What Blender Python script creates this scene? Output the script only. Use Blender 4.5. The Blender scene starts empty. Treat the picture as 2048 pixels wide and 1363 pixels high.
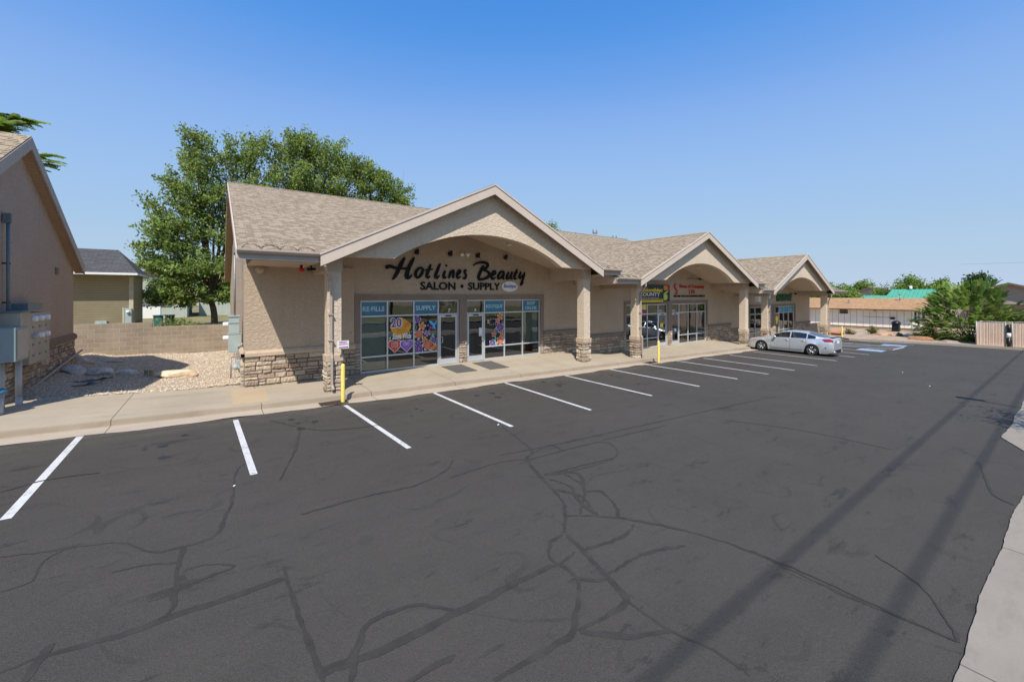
import bpy, bmesh, math, random
from mathutils import Vector, Matrix, Quaternion
R = math.radians
rnd = random.Random(7)
S = bpy.context.scene
COL = S.collection

# ------------------------------------------------------------ camera, sky, sun, exposure
HEAD = R(54.0276)
cam = bpy.data.cameras.new('camera')
cam.sensor_width = 36.0
cam.lens = 810.0 / 2048.0 * 36.0
cam.shift_y = -92.5 / 2048.0
cam.clip_start = 0.05
cam.clip_end = 5000
camo = bpy.data.objects.new('camera', cam)
COL.objects.link(camo)
camo.location = (0, 0, 3.17)
camo.rotation_euler = (R(90), 0, HEAD - R(90))
S.camera = camo

SUN_DIR = Vector((0.74, 1.0, -1.65)).normalized()
W = bpy.data.worlds.new('World')
S.world = W
W.use_nodes = True
nt = W.node_tree
sky = nt.nodes.new('ShaderNodeTexSky')
sky.sky_type = 'NISHITA'
sky.sun_disc = False
sky.sun_elevation = math.asin(-SUN_DIR.z)
sky.sun_rotation = math.atan2(-SUN_DIR.x, -SUN_DIR.y)
sky.altitude = 1400
sky.air_density = 1.0
sky.dust_density = 0.3
sky.ozone_density = 2.2
# the photograph's sky: clear deep blue, with a gentle fall towards a pale horizon
dv = nt.nodes.new('ShaderNodeVectorMath')
dv.operation = 'SCALE'
dv.inputs['Scale'].default_value = 1 / 8
cv = nt.nodes.new('ShaderNodeRGBCurve')
ml = nt.nodes.new('ShaderNodeVectorMath')
ml.operation = 'SCALE'
ml.inputs['Scale'].default_value = 8
for ch, pts in enumerate((((0, 0), (.095, .0675), (.115, .120), (.17, .235), (.35, .33), (.76, .40), (1, .42)),
                          ((0, .08), (.16, .235), (.2, .300), (.29, .405), (.55, .485), (.94, .5175), (1, .52)),
                          ((0, .30), (.2, .58), (.316, .64), (.374, .68), (.515, .715), (.93, .66), (1, .65)))):
    c_ = cv.mapping.curves[ch]
    c_.points[0].location = pts[0]
    c_.points[1].location = pts[-1]
    for p_ in pts[1:-1]:
        c_.points.new(*p_)
cv.mapping.update()
nt.links.new(sky.outputs[0], dv.inputs[0])
nt.links.new(dv.outputs[0], cv.inputs['Color'])
nt.links.new(cv.outputs[0], ml.inputs[0])
nt.links.new(ml.outputs[0], nt.nodes['Background'].inputs[0])
nt.nodes['Background'].inputs[1].default_value = 0.13
sl = bpy.data.lights.new('sun', 'SUN')
sl.energy = 5.0
sl.angle = R(0.53)
sl.color = (1.0, 0.95, 0.87)
so = bpy.data.objects.new('sun', sl)
COL.objects.link(so)
so.rotation_euler = SUN_DIR.to_track_quat('-Z', 'Y').to_euler()
so.location = (-20, -30, 60)
S.view_settings.view_transform = 'Standard'
S.view_settings.look = 'None'
S.view_settings.exposure = 0.2
S.view_settings.gamma = 1.0
S.cycles.max_bounces = 8
S.cycles.transparent_max_bounces = 16


# ------------------------------------------------------------ materials
def srgb(r, g, b):
    f = lambda c: (c / 12.92 if c <= 0.04045 else ((c + 0.055) / 1.055) ** 2.4)
    return (f(r / 255), f(g / 255), f(b / 255))


class N:
    """tiny node helper"""
    def __init__(s, name):
        s.m = bpy.data.materials.new(name)
        s.m.use_nodes = True
        s.t = s.m.node_tree
        s.p = s.t.nodes['Principled BSDF']
        s.out = s.t.nodes['Material Output']

    def n(s, t, **k):
        x = s.t.nodes.new(t)
        for a, b in k.items():
            setattr(x, a, b)
        return x

    def l(s, a, b):
        s.t.links.new(a, b)

    def co(s, scale=None, uv=False):
        c = s.n('ShaderNodeTexCoord')
        o = c.outputs['UV'] if uv else c.outputs['Object']
        if scale:
            mp = s.n('ShaderNodeMapping')
            mp.inputs['Scale'].default_value = scale
            s.l(o, mp.inputs[0])
            o = mp.outputs[0]
        return o

    def noise(s, co, scale, detail=4, rough=.55):
        x = s.n('ShaderNodeTexNoise')
        x.inputs['Scale'].default_value = scale
        x.inputs['Detail'].default_value = detail
        x.inputs['Roughness'].default_value = rough
        s.l(co, x.inputs['Vector'])
        return x.outputs['Fac']

    def ramp(s, f, a, b, v0=0., v1=1.):
        x = s.n('ShaderNodeMapRange')
        x.inputs[1].default_value = a
        x.inputs[2].default_value = b
        x.inputs[3].default_value = v0
        x.inputs[4].default_value = v1
        s.l(f, x.inputs[0])
        return x.outputs[0]

    def math(s, op, a, b=None, c=None):
        x = s.n('ShaderNodeMath', operation=op)
        for i, q in enumerate((a, b, c)):
            if q is None:
                continue
            if isinstance(q, (int, float)):
                x.inputs[i].default_value = q
            else:
                s.l(q, x.inputs[i])
        return x.outputs[0]

    def mix(s, f, a, b, mode='MIX'):
        x = s.n('ShaderNodeMix', data_type='RGBA', blend_type=mode)
        for i, q in ((0, f), (6, a), (7, b)):
            if isinstance(q, (int, float)):
                x.inputs[i].default_value = q
            elif isinstance(q, tuple):
                x.inputs[i].default_value = (*q[:3], 1)
            else:
                s.l(q, x.inputs[i])
        return x.outputs[2]

    def bump(s, h, dist, strength=1.0, prev=None):
        x = s.n('ShaderNodeBump')
        x.inputs['Distance'].default_value = dist
        x.inputs['Strength'].default_value = strength
        s.l(h, x.inputs['Height'])
        if prev is not None:
            s.l(prev, x.inputs['Normal'])
        s.l(x.outputs[0], s.p.inputs['Normal'])
        return x.outputs[0]

    def base(s, c):
        if isinstance(c, tuple):
            s.p.inputs['Base Color'].default_value = (*c[:3], 1)
        else:
            s.l(c, s.p.inputs['Base Color'])

    def rough(s, v, spec=.5, metal=0.):
        s.p.inputs['Roughness'].default_value = v
        s.p.inputs['Specular IOR Level'].default_value = spec
        s.p.inputs['Metallic'].default_value = metal


def sc(c, k):
    return tuple(x * k for x in c)


def plain(name, c, rough=.7, var=.12, vs=6., bump=0., bs=80., metal=0., spec=.4):
    k = N(name)
    co = k.co()
    f = k.ramp(k.noise(co, vs), .3, .7)
    k.base(k.mix(f, sc(c, 1 - var), sc(c, 1 + var)))
    k.rough(rough, spec, metal)
    if bump:
        k.bump(k.noise(co, bs, 3), bump)
    return k.m


def colattr(name, rough=.8, bump=0., bs=40., spec=.3, var=.2, vs=30., translucent=0.):
    k = N(name)
    a = k.n('ShaderNodeAttribute', attribute_name='Col')
    co = k.co()
    f = k.ramp(k.noise(co, vs), .25, .75, 1 - var, 1 + var)
    mu = k.n('ShaderNodeVectorMath', operation='SCALE')
    k.l(a.outputs['Color'], mu.inputs[0])
    k.l(f, mu.inputs['Scale'])
    k.l(mu.outputs[0], k.p.inputs['Base Color'])
    k.rough(rough, spec)
    if bump:
        k.bump(k.noise(co, bs, 4, .65), bump)
    if translucent:
        t = k.n('ShaderNodeBsdfTranslucent')
        mx = k.n('ShaderNodeMixShader')
        mx.inputs[0].default_value = translucent
        k.l(mu.outputs[0], t.inputs['Color'])
        k.l(k.p.outputs[0], mx.inputs[1])
        k.l(t.outputs[0], mx.inputs[2])
        k.l(mx.outputs[0], k.out.inputs[0])
    return k.m


def stucco_mat(name, c, dist=.012):
    k = N(name)
    co = k.co()
    big = k.ramp(k.noise(co, .7, 3), .3, .7)
    fine = k.ramp(k.noise(co, 14, 5, .7), .3, .7)
    # knock-down texture: flattened blobs, stretched a little sideways
    co2 = k.co((6, 6, 9))
    v = k.n('ShaderNodeTexNoise')
    v.inputs['Scale'].default_value = 1.5
    v.inputs['Detail'].default_value = 5
    v.inputs['Roughness'].default_value = .6
    v.inputs['Distortion'].default_value = .6
    k.l(co2, v.inputs['Vector'])
    kd = k.ramp(v.outputs['Fac'], .46, .58)
    kd2 = k.mix(.35, kd, k.noise(co, 60, 3))
    col = k.mix(big, sc(c, .93), sc(c, 1.05))
    col = k.mix(k.math('MULTIPLY', kd, .20), col, sc(c, 1.28))
    col = k.mix(k.math('MULTIPLY', fine, .3), col, sc(c, .78))
    st = k.ramp(k.noise(k.co((5, 5, .22)), 1.4, 4, .6), .52, .72)
    col = k.mix(k.math('MULTIPLY', st, .16), col, sc(c, .62))
    pt_ = k.ramp(k.noise(co, .45, 2), .55, .62)
    col = k.mix(k.math('MULTIPLY', pt_, .10), col, sc(c, 1.15))
    k.base(col)
    k.rough(.9, .2)
    k.bump(kd2, dist)
    return k.m


def shingle_mat(name, c1, c2, c3):
    k = N(name)
    uv = k.co(uv=True)
    nz = k.n('ShaderNodeTexNoise')
    nz.inputs['Scale'].default_value = 3.0
    k.l(uv, nz.inputs['Vector'])
    ad = k.n('ShaderNodeMixRGB')
    b = k.n('ShaderNodeTexBrick')
    b.offset = .43
    b.offset_frequency = 2
    b.inputs['Scale'].default_value = 1.0
    b.inputs['Brick Width'].default_value = .43
    b.inputs['Row Height'].default_value = .15
    b.inputs['Mortar Size'].default_value = .0035
    b.inputs['Mortar Smooth'].default_value = .4
    b.inputs['Bias'].default_value = -.25
    b.inputs['Color1'].default_value = (*c1, 1)
    b.inputs['Color2'].default_value = (*c2, 1)
    b.inputs['Mortar'].default_value = (*c3, 1)
    k.l(uv, b.inputs['Vector'])
    co = k.co()
    g = k.ramp(k.noise(co, 55, 3, .7), .3, .7, .72, 1.25)
    g2 = k.ramp(k.noise(co, .5, 3), .3, .7, .96, 1.04)
    v = k.n('ShaderNodeVectorMath', operation='SCALE')
    sx = k.n('ShaderNodeSeparateXYZ')
    k.l(uv, sx.inputs[0])
    fr = k.math('FRACT', k.math('DIVIDE', sx.outputs[1], .15))
    # laminated tabs: the printed dark band along the lower part of some tabs
    b2 = k.n('ShaderNodeTexBrick')
    b2.offset = .31
    b2.inputs['Scale'].default_value = 1.0
    b2.inputs['Brick Width'].default_value = .185
    b2.inputs['Row Height'].default_value = .15
    b2.inputs['Mortar Size'].default_value = 0
    b2.inputs['Color1'].default_value = (0, 0, 0, 1)
    b2.inputs['Color2'].default_value = (1, 1, 1, 1)
    k.l(uv, b2.inputs['Vector'])
    tab = k.math('MULTIPLY', k.math('GREATER_THAN', b2.outputs['Color'], .46), k.math('LESS_THAN', fr, .42))
    tab = k.math('MAXIMUM', tab, k.math('LESS_THAN', fr, .08))
    colr = k.mix(k.math('MULTIPLY', tab, .95), b.outputs['Color'], c3)
    k.l(colr, v.inputs[0])
    k.l(k.math('MULTIPLY', g, g2), v.inputs['Scale'])
    k.l(v.outputs[0], k.p.inputs['Base Color'])
    k.rough(.95, .15)
    h = k.math('ADD', k.math('MULTIPLY', k.math('SUBTRACT', 1.0, fr), .6), k.math('MULTIPLY', k.math('SUBTRACT', 1., b.outputs['Fac']), .8))
    k.bump(h, .02)
    return k.m


def brick_mat(name, c1, c2, mortar, bw, rh, ms, dist=.008, axis='XZ', spots=.0):
    k = N(name)
    co = k.co()
    sx = k.n('ShaderNodeSeparateXYZ')
    k.l(co, sx.inputs[0])
    cb = k.n('ShaderNodeCombineXYZ')
    k.l(sx.outputs['XYZ'.index(axis[0])], cb.inputs[0])
    k.l(sx.outputs['XYZ'.index(axis[1])], cb.inputs[1])
    b = k.n('ShaderNodeTexBrick')
    b.inputs['Scale'].default_value = 1
    b.inputs['Brick Width'].default_value = bw
    b.inputs['Row Height'].default_value = rh
    b.inputs['Mortar Size'].default_value = ms
    b.inputs['Color1'].default_value = (*c1, 1)
    b.inputs['Color2'].default_value = (*c2, 1)
    b.inputs['Mortar'].default_value = (*mortar, 1)
    k.l(cb.outputs[0], b.inputs['Vector'])
    g = k.ramp(k.noise(co, 40, 3, .7), .3, .7, .85, 1.12)
    g2 = k.ramp(k.noise(co, 1.2, 4), .3, .7, .86, 1.1)
    v = k.n('ShaderNodeVectorMath', operation='SCALE')
    k.l(b.outputs['Color'], v.inputs[0])
    k.l(k.math('MULTIPLY', g, g2), v.inputs['Scale'])
    k.l(v.outputs[0], k.p.inputs['Base Color'])
    k.rough(.92, .2)
    k.bump(k.math('ADD', k.math('SUBTRACT', 1., b.outputs['Fac']), k.math('MULTIPLY', k.noise(co, 60), .4)), dist)
    return k.m


def asphalt_mat():
    k = N('asphalt')
    co = k.co()
    big = k.ramp(k.noise(co, .22, 4, .6), .3, .7)
    mid = k.ramp(k.noise(k.co((1.0, 2.2, 1)), .9, 6, .68), .42, .66)
    grain = k.ramp(k.noise(co, 75, 3, .8), .36, .66)
    grain2 = k.ramp(k.noise(co, 24, 4, .8), .36, .66)
    v = k.n('ShaderNodeTexVoronoi')
    v.inputs['Scale'].default_value = 60
    k.l(co, v.inputs['Vector'])
    spk = k.ramp(v.outputs['Distance'], .0, .2, 1, 0)
    sel = k.math('GREATER_THAN', k.noise(co, 31, 1), .58)
    c = k.mix(big, (.0385, .0338, .0283), (.0555, .0490, .0412))
    c = k.mix(k.math('MULTIPLY', mid, .5), c, (.0298, .0264, .0224))
    c = k.mix(k.math('MULTIPLY', grain2, .35), c, (.0745, .066, .056))
    c = k.mix(k.math('MULTIPLY', grain, .5), c, (.093, .0825, .0695))
    c = k.mix(k.math('MULTIPLY', k.math('MULTIPLY', spk, sel), .7), c, (.26, .24, .21))
    # scuffs and rubbed tyre marks
    sc1 = k.ramp(k.noise(k.co((.55, 1.8, 1)), 1.6, 8, .78), .575, .64)
    c = k.mix(k.math('MULTIPLY', sc1, .55), c, (.0205, .0195, .0185))
    wv = k.n('ShaderNodeTexNoise')
    wv.inputs['Scale'].default_value = .35
    wv.inputs['Detail'].default_value = 2
    k.l(co, wv.inputs['Vector'])
    ring = k.math('ABSOLUTE', k.math('SUBTRACT', k.math('FRACT', k.math('MULTIPLY', wv.outputs['Fac'], 9.)), .5))
    tr = k.math('MULTIPLY', k.math('LESS_THAN', ring, .035), k.ramp(k.noise(co, 1.3, 3), .45, .65))
    c = k.mix(k.math('MULTIPLY', tr, .35), c, (.022, .021, .020))
    # pale dust and grit washed down to the gutter edge
    sx = k.n('ShaderNodeSeparateXYZ')
    k.l(co, sx.inputs[0])
    du = k.math('MULTIPLY', k.ramp(sx.outputs[1], 11.5, 12.35), k.ramp(k.noise(k.co((.7, 2, 1)), 1.6, 6, .75), .42, .68))
    c = k.mix(k.math('MULTIPLY', du, .55), c, (.17, .145, .115))
    k.base(c)
    k.rough(.88, .3)
    k.bump(k.math('ADD', k.noise(co, 90, 2, .7), k.math('MULTIPLY', k.noise(co, 24, 4, .8), .6)), .008)
    return k.m


def concrete_mat(name, c, joints=None, stain=.5):
    """joints: (spacing, offset) along X, drawn as grooves"""
    k = N(name)
    co = k.co()
    big = k.ramp(k.noise(co, .6, 5, .65), .3, .7)
    fine = k.ramp(k.noise(co, 22, 4, .7), .3, .7)
    st = k.ramp(k.noise(k.co((.5, 1.6, 1)), 1.3, 6, .7), .52, .75)
    col = k.mix(big, sc(c, .88), sc(c, 1.08))
    col = k.mix(k.math('MULTIPLY', fine, .25), col, sc(c, .8))
    col = k.mix(k.math('MULTIPLY', st, stain), col, (c[0] * .62, c[1] * .56, c[2] * .50))
    h = k.math('MULTIPLY', k.noise(co, 60, 3), .15)
    if joints:
        sx = k.n('ShaderNodeSeparateXYZ')
        k.l(co, sx.inputs[0])
        fr = k.math('FRACT', k.math('DIVIDE', k.math('ADD', sx.outputs[0], 100 - joints[1]), joints[0]))
        d = k.math('ABSOLUTE', k.math('SUBTRACT', fr, .5))
        j = k.math('GREATER_THAN', d, .5 - .009 / joints[0])
        col = k.mix(k.math('MULTIPLY', j, .75), col, sc(c, .25))
        h = k.math('SUBTRACT', h, j)
    k.base(col)
    k.rough(.9, .25)
    k.bump(h, .01)
    return k.m


def glass_mat(name, tint, refl=.16):
    k = N(name)
    tr = k.n('ShaderNodeBsdfTransparent')
    tr.inputs[0].default_value = (*tint, 1)
    gl = k.n('ShaderNodeBsdfGlossy')
    gl.inputs['Roughness'].default_value = .0
    gl.inputs['Color'].default_value = (.95, .98, 1, 1)
    fr = k.n('ShaderNodeFresnel')
    fr.inputs[0].default_value = 1.52
    nz = k.noise(k.co(), .8, 2)
    bp = k.n('ShaderNodeBump')
    bp.inputs['Distance'].default_value = .0035
    k.l(nz, bp.inputs['Height'])
    k.l(bp.outputs[0], gl.inputs['Normal'])
    f = k.math('ADD', k.math('MULTIPLY', fr.outputs[0], 1.2), refl)
    mx = k.n('ShaderNodeMixShader')
    k.l(f, mx.inputs[0])
    k.l(tr.outputs[0], mx.inputs[1])
    k.l(gl.outputs[0], mx.inputs[2])
    k.l(mx.outputs[0], k.out.inputs[0])
    return k.m


M = {}
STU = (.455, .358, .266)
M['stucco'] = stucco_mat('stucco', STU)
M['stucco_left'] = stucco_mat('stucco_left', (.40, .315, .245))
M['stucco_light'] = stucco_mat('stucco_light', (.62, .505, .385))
M['trim'] = plain('trim_taupe', (.225, .175, .138), .9, .08, 3, .004, 60)
M['cap'] = plain('cap_stucco', (.47, .365, .265), .9, .08, 4, .006, 50)
M['ceiling'] = plain('ceiling_stucco', (.47, .37, .275), .9, .05, 3, .003, 60)
M['fascia'] = plain('fascia_metal', (.56, .465, .385), .45, .04, 3, 0, spec=.4)
M['gutter'] = plain('gutter_metal', (.40, .325, .265), .4, .06, 5)
M['fascia_left'] = plain('fascia_grey_metal', (.36, .32, .285), .45, .05, 3)
M['shingle'] = shingle_mat('shingles', (.36, .285, .200), (.315, .248, .175), (.095, .071, .049))
M['shingle_grey'] = shingle_mat('grey_shingles', (.10, .098, .10), (.075, .073, .076), (.05, .05, .05))
M['shingle_tan'] = shingle_mat('tan_shingles', (.46, .28, .15), (.36, .215, .115), (.22, .13, .07))
M['shingle_brown'] = shingle_mat('brown_shingles', (.17, .095, .07), (.13, .07, .05), (.06, .035, .03))
M['stone'] = colattr('stone_veneer', .95, .018, 26, .2, .22, 14)
M['mortar'] = plain('mortar', (.085, .068, .055), .95, .1)
M['alu'] = plain('aluminium', (.56, .58, .60), .35, .03, 3, metal=.35)
M['glass'] = glass_mat('shop_glass', (.50, .60, .56), .085)
M['dark'] = plain('dark_interior', (.035, .038, .037), .9, .2)
M['interior'] = plain('interior_wall', (.10, .105, .095), .9, .1, 1.0)
M['interior_floor'] = plain('interior_floor', (.12, .11, .095), .7, .1)
M['blind'] = plain('blind', (.55, .62, .58), .7, .05)
M['black'] = plain('black_plastic', (.006, .006, .008), .4, .1)
M['blacksign'] = plain('black_letters', (.005, .005, .007), .5, .1, spec=.2)
M['white'] = plain('white_paint', (.74, .74, .72), .55, .05)
M['asphalt'] = asphalt_mat()
M['seal'] = plain('crack_sealant', (.0365, .0325, .0275), .8, .25, 5, .004, 40)
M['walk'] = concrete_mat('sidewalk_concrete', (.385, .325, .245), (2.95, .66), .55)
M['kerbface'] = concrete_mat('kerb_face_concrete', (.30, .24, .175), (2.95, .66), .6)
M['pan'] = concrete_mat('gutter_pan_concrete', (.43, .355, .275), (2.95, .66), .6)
M['apron'] = concrete_mat('apron_concrete', (.275, .24, .195), (3.0, .2), .55)
M['ochre'] = concrete_mat('patched_concrete', (.44, .335, .215), None, .3)
M['gravelbase'] = plain('gravel_base', (.40, .32, .225), .95, .35, 24, .02, 40)
M['pebble'] = colattr('pebbles', .9, 0, var=.25, vs=60)
M['rock'] = colattr('rock', .95, .03, 9, .2, .3, 7)
M['soil'] = plain('dry_soil', (.36, .27, .19), .95, .25, 1.2, .02, 12)
M['grass'] = plain('dry_grass_ground', (.20, .17, .07), .95, .35, .8, .03, 20)
M['leaf'] = colattr('leaves', .65, 0, spec=.12, var=.15, vs=1.5, translucent=.5)
M['bark'] = plain('bark', (.11, .085, .065), .95, .3, 9, .02, 18)
M['twig'] = plain('twig', (.20, .165, .12), .95, .2, 9)
M['yellow'] = plain('yellow_paint', (.80, .64, .15), .5, .08, 9, .002, 30)
M['stripe'] = None
M['block'] = brick_mat('block_masonry', (.34, .275, .205), (.285, .225, .165), (.42, .35, .27), .405, .203, .012)
M['elec'] = plain('utility_grey', (.34, .40, .40), .5, .06, 4)
M['elec_dark'] = plain('utility_dark', (.12, .17, .19), .5, .08, 4)
M['pipe'] = plain('grey_pipe', (.28, .29, .29), .5, .12, 8, metal=.3)
M['pvc'] = plain('pvc_grey', (.36, .37, .38), .5, .05)
M['blue_pipe'] = plain('blue_pipe', (.05, .18, .27), .5, .1)
M['siding_olive'] = None
M['green_metal'] = None


def stripe_mat(name, c, wear=.5):
    k = N(name)
    co = k.co()
    w = k.ramp(k.noise(co, 14, 8, .85), .50, .62)
    g = k.ramp(k.noise(co, 70, 3, .7), .35, .7, .86, 1.05)
    w2 = k.ramp(k.noise(co, 1.7, 4, .6), .40, .62)
    f = k.math('MULTIPLY', k.math('MULTIPLY', w, w2), wear)
    v = k.n('ShaderNodeVectorMath', operation='SCALE')
    v.inputs[0].default_value = c
    k.l(g, v.inputs['Scale'])
    k.base(k.mix(f, v.outputs[0], (.09, .09, .09)))
    k.rough(.7, .3)
    return k.m


M['stripe'] = stripe_mat('white_line_paint', (.60, .59, .57), 1.0)
M['bluepaint'] = stripe_mat('blue_line_paint', (.26, .42, .66), .9)


def siding_mat(name, c, pitch, axis=2, depth=.5, dist=.012):
    k = N(name)
    co = k.co()
    sx = k.n('ShaderNodeSeparateXYZ')
    k.l(co, sx.inputs[0])
    fr = k.math('FRACT', k.math('DIVIDE', k.math('ADD', sx.outputs[axis], 50.), pitch))
    edge = k.math('LESS_THAN', fr, .10)
    f = k.ramp(k.noise(co, 1.5, 3), .3, .7)
    col = k.mix(f, sc(c, .93), sc(c, 1.06))
    k.base(k.mix(k.math('MULTIPLY', edge, depth), col, sc(c, .35)))
    k.rough(.7, .3)
    k.bump(fr, dist)
    return k.m


M['siding_olive'] = siding_mat('olive_siding', (.30, .255, .165), .16, 2, .6, .03)
M['siding_grey'] = siding_mat('pale_green_siding', (.45, .49, .44), .13)
M['boards'] = siding_mat('white_boards', (.84, .80, .73), .62, 1, .55, .01)
M['green_metal'] = siding_mat('green_metal_roof', (.075, .32, .22), .45, 1, .25, .02)
M['soffit_ribbed'] = siding_mat('ribbed_soffit', (.40, .27, .17), .115, 1, .55, .01)


# ------------------------------------------------------------ mesh builder
class MB:
    def __init__(s):
        s.v, s.f, s.mi, s.c, s.uv, s.sm = [], [], [], [], {}, []
        s.hascol = False

    def face(s, pts, m=0, col=None, uv=None, smooth=False):
        i = len(s.v)
        s.v += [tuple(p) for p in pts]
        s.f.append(tuple(range(i, i + len(pts))))
        s.mi.append(m)
        s.c.append(col)
        s.sm.append(smooth)
        if col is not None:
            s.hascol = True
        if uv is not None:
            s.uv[len(s.f) - 1] = uv

    def idx(s, vs, fs, m=0, col=None, smooth=False):
        i = len(s.v)
        s.v += [tuple(p) for p in vs]
        for f in fs:
            s.f.append(tuple(i + j for j in f))
            s.mi.append(m)
            s.c.append(col)
            s.sm.append(smooth)
        if col is not None:
            s.hascol = True

    def box(s, x0, y0, z0, x1, y1, z1, m=0, col=None):
        v = [(x0, y0, z0), (x1, y0, z0), (x1, y1, z0), (x0, y1, z0), (x0, y0, z1), (x1, y0, z1), (x1, y1, z1), (x0, y1, z1)]
        s.idx(v, [(0, 3, 2, 1), (4, 5, 6, 7), (0, 1, 5, 4), (1, 2, 6, 5), (2, 3, 7, 6), (3, 0, 4, 7)], m, col)

    def prism(s, poly, y0, y1, plane='XZ', m=0, col=None, ms=None):
        """poly of (u,w) extruded y0->y1 along the third axis"""
        def P(u, w, t):
            return {'XZ': (u, t, w), 'YZ': (t, u, w), 'XY': (u, w, t)}[plane]
        n = len(poly)
        v = [P(u, w, y0) for u, w in poly] + [P(u, w, y1) for u, w in poly]
        fs = [tuple(range(n)), tuple(range(2 * n - 1, n - 1, -1))]
        s.idx(v[:], fs, m, col)
        i = len(s.v) - 2 * n
        for k in range(n):
            q = (k + 1) % n
            s.f.append((i + k, i + n + k, i + n + q, i + q))
            s.mi.append(m if ms is None else ms)
            s.c.append(col)
            s.sm.append(False)

    def cyl(s, p0, p1, r0, r1=None, n=10, m=0, caps=True, smooth=True, col=None):
        r1 = r0 if r1 is None else r1
        p0, p1 = Vector(p0), Vector(p1)
        d = p1 - p0
        if d.length < 1e-6:
            return
        a = d.normalized().orthogonal().normalized()
        b = d.normalized().cross(a)
        vs = []
        for p, r in ((p0, r0), (p1, r1)):
            for k in range(n):
                t = 2 * math.pi * k / n
                vs.append(p + a * (math.cos(t) * r) + b * (math.sin(t) * r))
        s.idx(vs, [(k, (k + 1) % n, n + (k + 1) % n, n + k) for k in range(n)], m, col, smooth)
        if caps:
            i = len(s.v) - 2 * n
            for rng in (range(i + n - 1, i - 1, -1), range(i + n, i + 2 * n)):
                s.f.append(tuple(rng))
                s.mi.append(m)
                s.c.append(col)
                s.sm.append(False)

    def tube(s, path, r, n=7, m=0, col=None):
        path = [Vector(p) for p in path]
        rr = r if isinstance(r, (list, tuple)) else [r] * len(path)
        for k in range(len(path) - 1):
            s.cyl(path[k], path[k + 1], rr[k], rr[k + 1], n, m, k in (0, len(path) - 2), True, col)

    def lathe(s, prof, c, axis=(0, 0, 1), n=20, m=0, smooth=True):
        """prof: (radius, offset along axis)"""
        ax = Vector(axis).normalized()
        a = ax.orthogonal().normalized()
        b = ax.cross(a)
        c = Vector(c)
        vs = []
        for r, h in prof:
            for k in range(n):
                t = 2 * math.pi * k / n
                vs.append(c + ax * h + a * (math.cos(t) * r) + b * (math.sin(t) * r))
        fs = []
        for j in range(len(prof) - 1):
            for k in range(n):
                q = (k + 1) % n
                fs.append((j * n + k, j * n + q, (j + 1) * n + q, (j + 1) * n + k))
        s.idx(vs, fs, m, None, smooth)

    def build(s, name, mats, parent=None, bevel=0., local=False, angle=None):
        me = bpy.data.meshes.new(name)
        me.from_pydata(s.v, [], s.f)
        if not isinstance(mats, (list, tuple)):
            mats = [mats]
        for q in mats:
            me.materials.append(q)
        me.polygons.foreach_set('material_index', s.mi)
        me.polygons.foreach_set('use_smooth', s.sm)
        if s.hascol:
            a = me.color_attributes.new('Col', 'FLOAT_COLOR', 'CORNER')
            d = []
            for f, c in zip(s.f, s.c):
                c = c or (.5, .5, .5)
                d += [c[0], c[1], c[2], 1.] * len(f)
            a.data.foreach_set('color', d)
        if s.uv:
            u = me.uv_layers.new(name='UVMap')
            d = []
            for i, f in enumerate(s.f):
                q = s.uv.get(i)
                for j in range(len(f)):
                    d += list(q[j]) if q else [0., 0.]
            u.data.foreach_set('uv', d)
        me.validate()
        me.update()
        o = bpy.data.objects.new(name, me)
        COL.objects.link(o)
        if parent is not None:
            o.parent = parent
            if not local:
                L = parent.location if parent.type == 'EMPTY' else Vector((0, 0, 0))
                o.matrix_parent_inverse = Matrix.Translation(-Vector(L))
        if bevel:
            bv = o.modifiers.new('bevel', 'BEVEL')
            bv.width = bevel
            bv.segments = 2
            bv.limit_method = 'ANGLE'
        return o


def tag(o, label=None, cat=None, group=None, kind=None):
    if label:
        o['label'] = label
    if cat:
        o['category'] = cat
    if group:
        o['group'] = group
    if kind:
        o['kind'] = kind
    return o


def thing(name, label, cat, loc=(0, 0, 0), group=None, rz=0.):
    o = bpy.data.objects.new(name, None)
    COL.objects.link(o)
    o.location = loc
    o.rotation_euler.z = rz
    o.empty_display_size = .2
    return tag(o, label, cat, group)


def copy_tree(o, parent=None):
    c = o.copy()
    COL.objects.link(c)
    if parent is not None:
        c.parent = parent
    for ch in list(o.children):
        copy_tree(ch, c)
    return c


# ------------------------------------------------------------ text on walls
def text_polys(txt, size=1., width=1., shear=0., bold=0., align='LEFT', space=1.):
    cu = bpy.data.curves.new('t', 'FONT')
    cu.body = txt
    cu.size = size
    cu.shear = shear
    cu.offset = bold
    cu.align_x = align
    cu.space_character = space
    cu.resolution_u = 3
    o = bpy.data.objects.new('t', cu)
    me = bpy.data.meshes.new_from_object(o)
    vs = [(v.co.x * width, v.co.y) for v in me.vertices]
    fs = [tuple(p.vertices) for p in me.polygons]
    bpy.data.objects.remove(o)
    bpy.data.curves.remove(cu)
    bpy.data.meshes.remove(me)
    return vs, fs


def text_fit(mb, txt, x0, x1, z0, z1, y, thick=.02, m=0, shear=0., bold=0.):
    """text filling a box on a wall facing -Y, with real thickness"""
    vs, fs = text_polys(txt, shear=shear, bold=bold)
    ux = [v[0] for v in vs]
    uy = [v[1] for v in vs]
    a, b, c, d = min(ux), max(ux), min(uy), max(uy)
    q = [(x0 + (u - a) / (b - a) * (x1 - x0), z0 + (w - c) / (d - c) * (z1 - z0)) for u, w in vs]
    fill_flat(mb, q, fs, y, thick, m)


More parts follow.
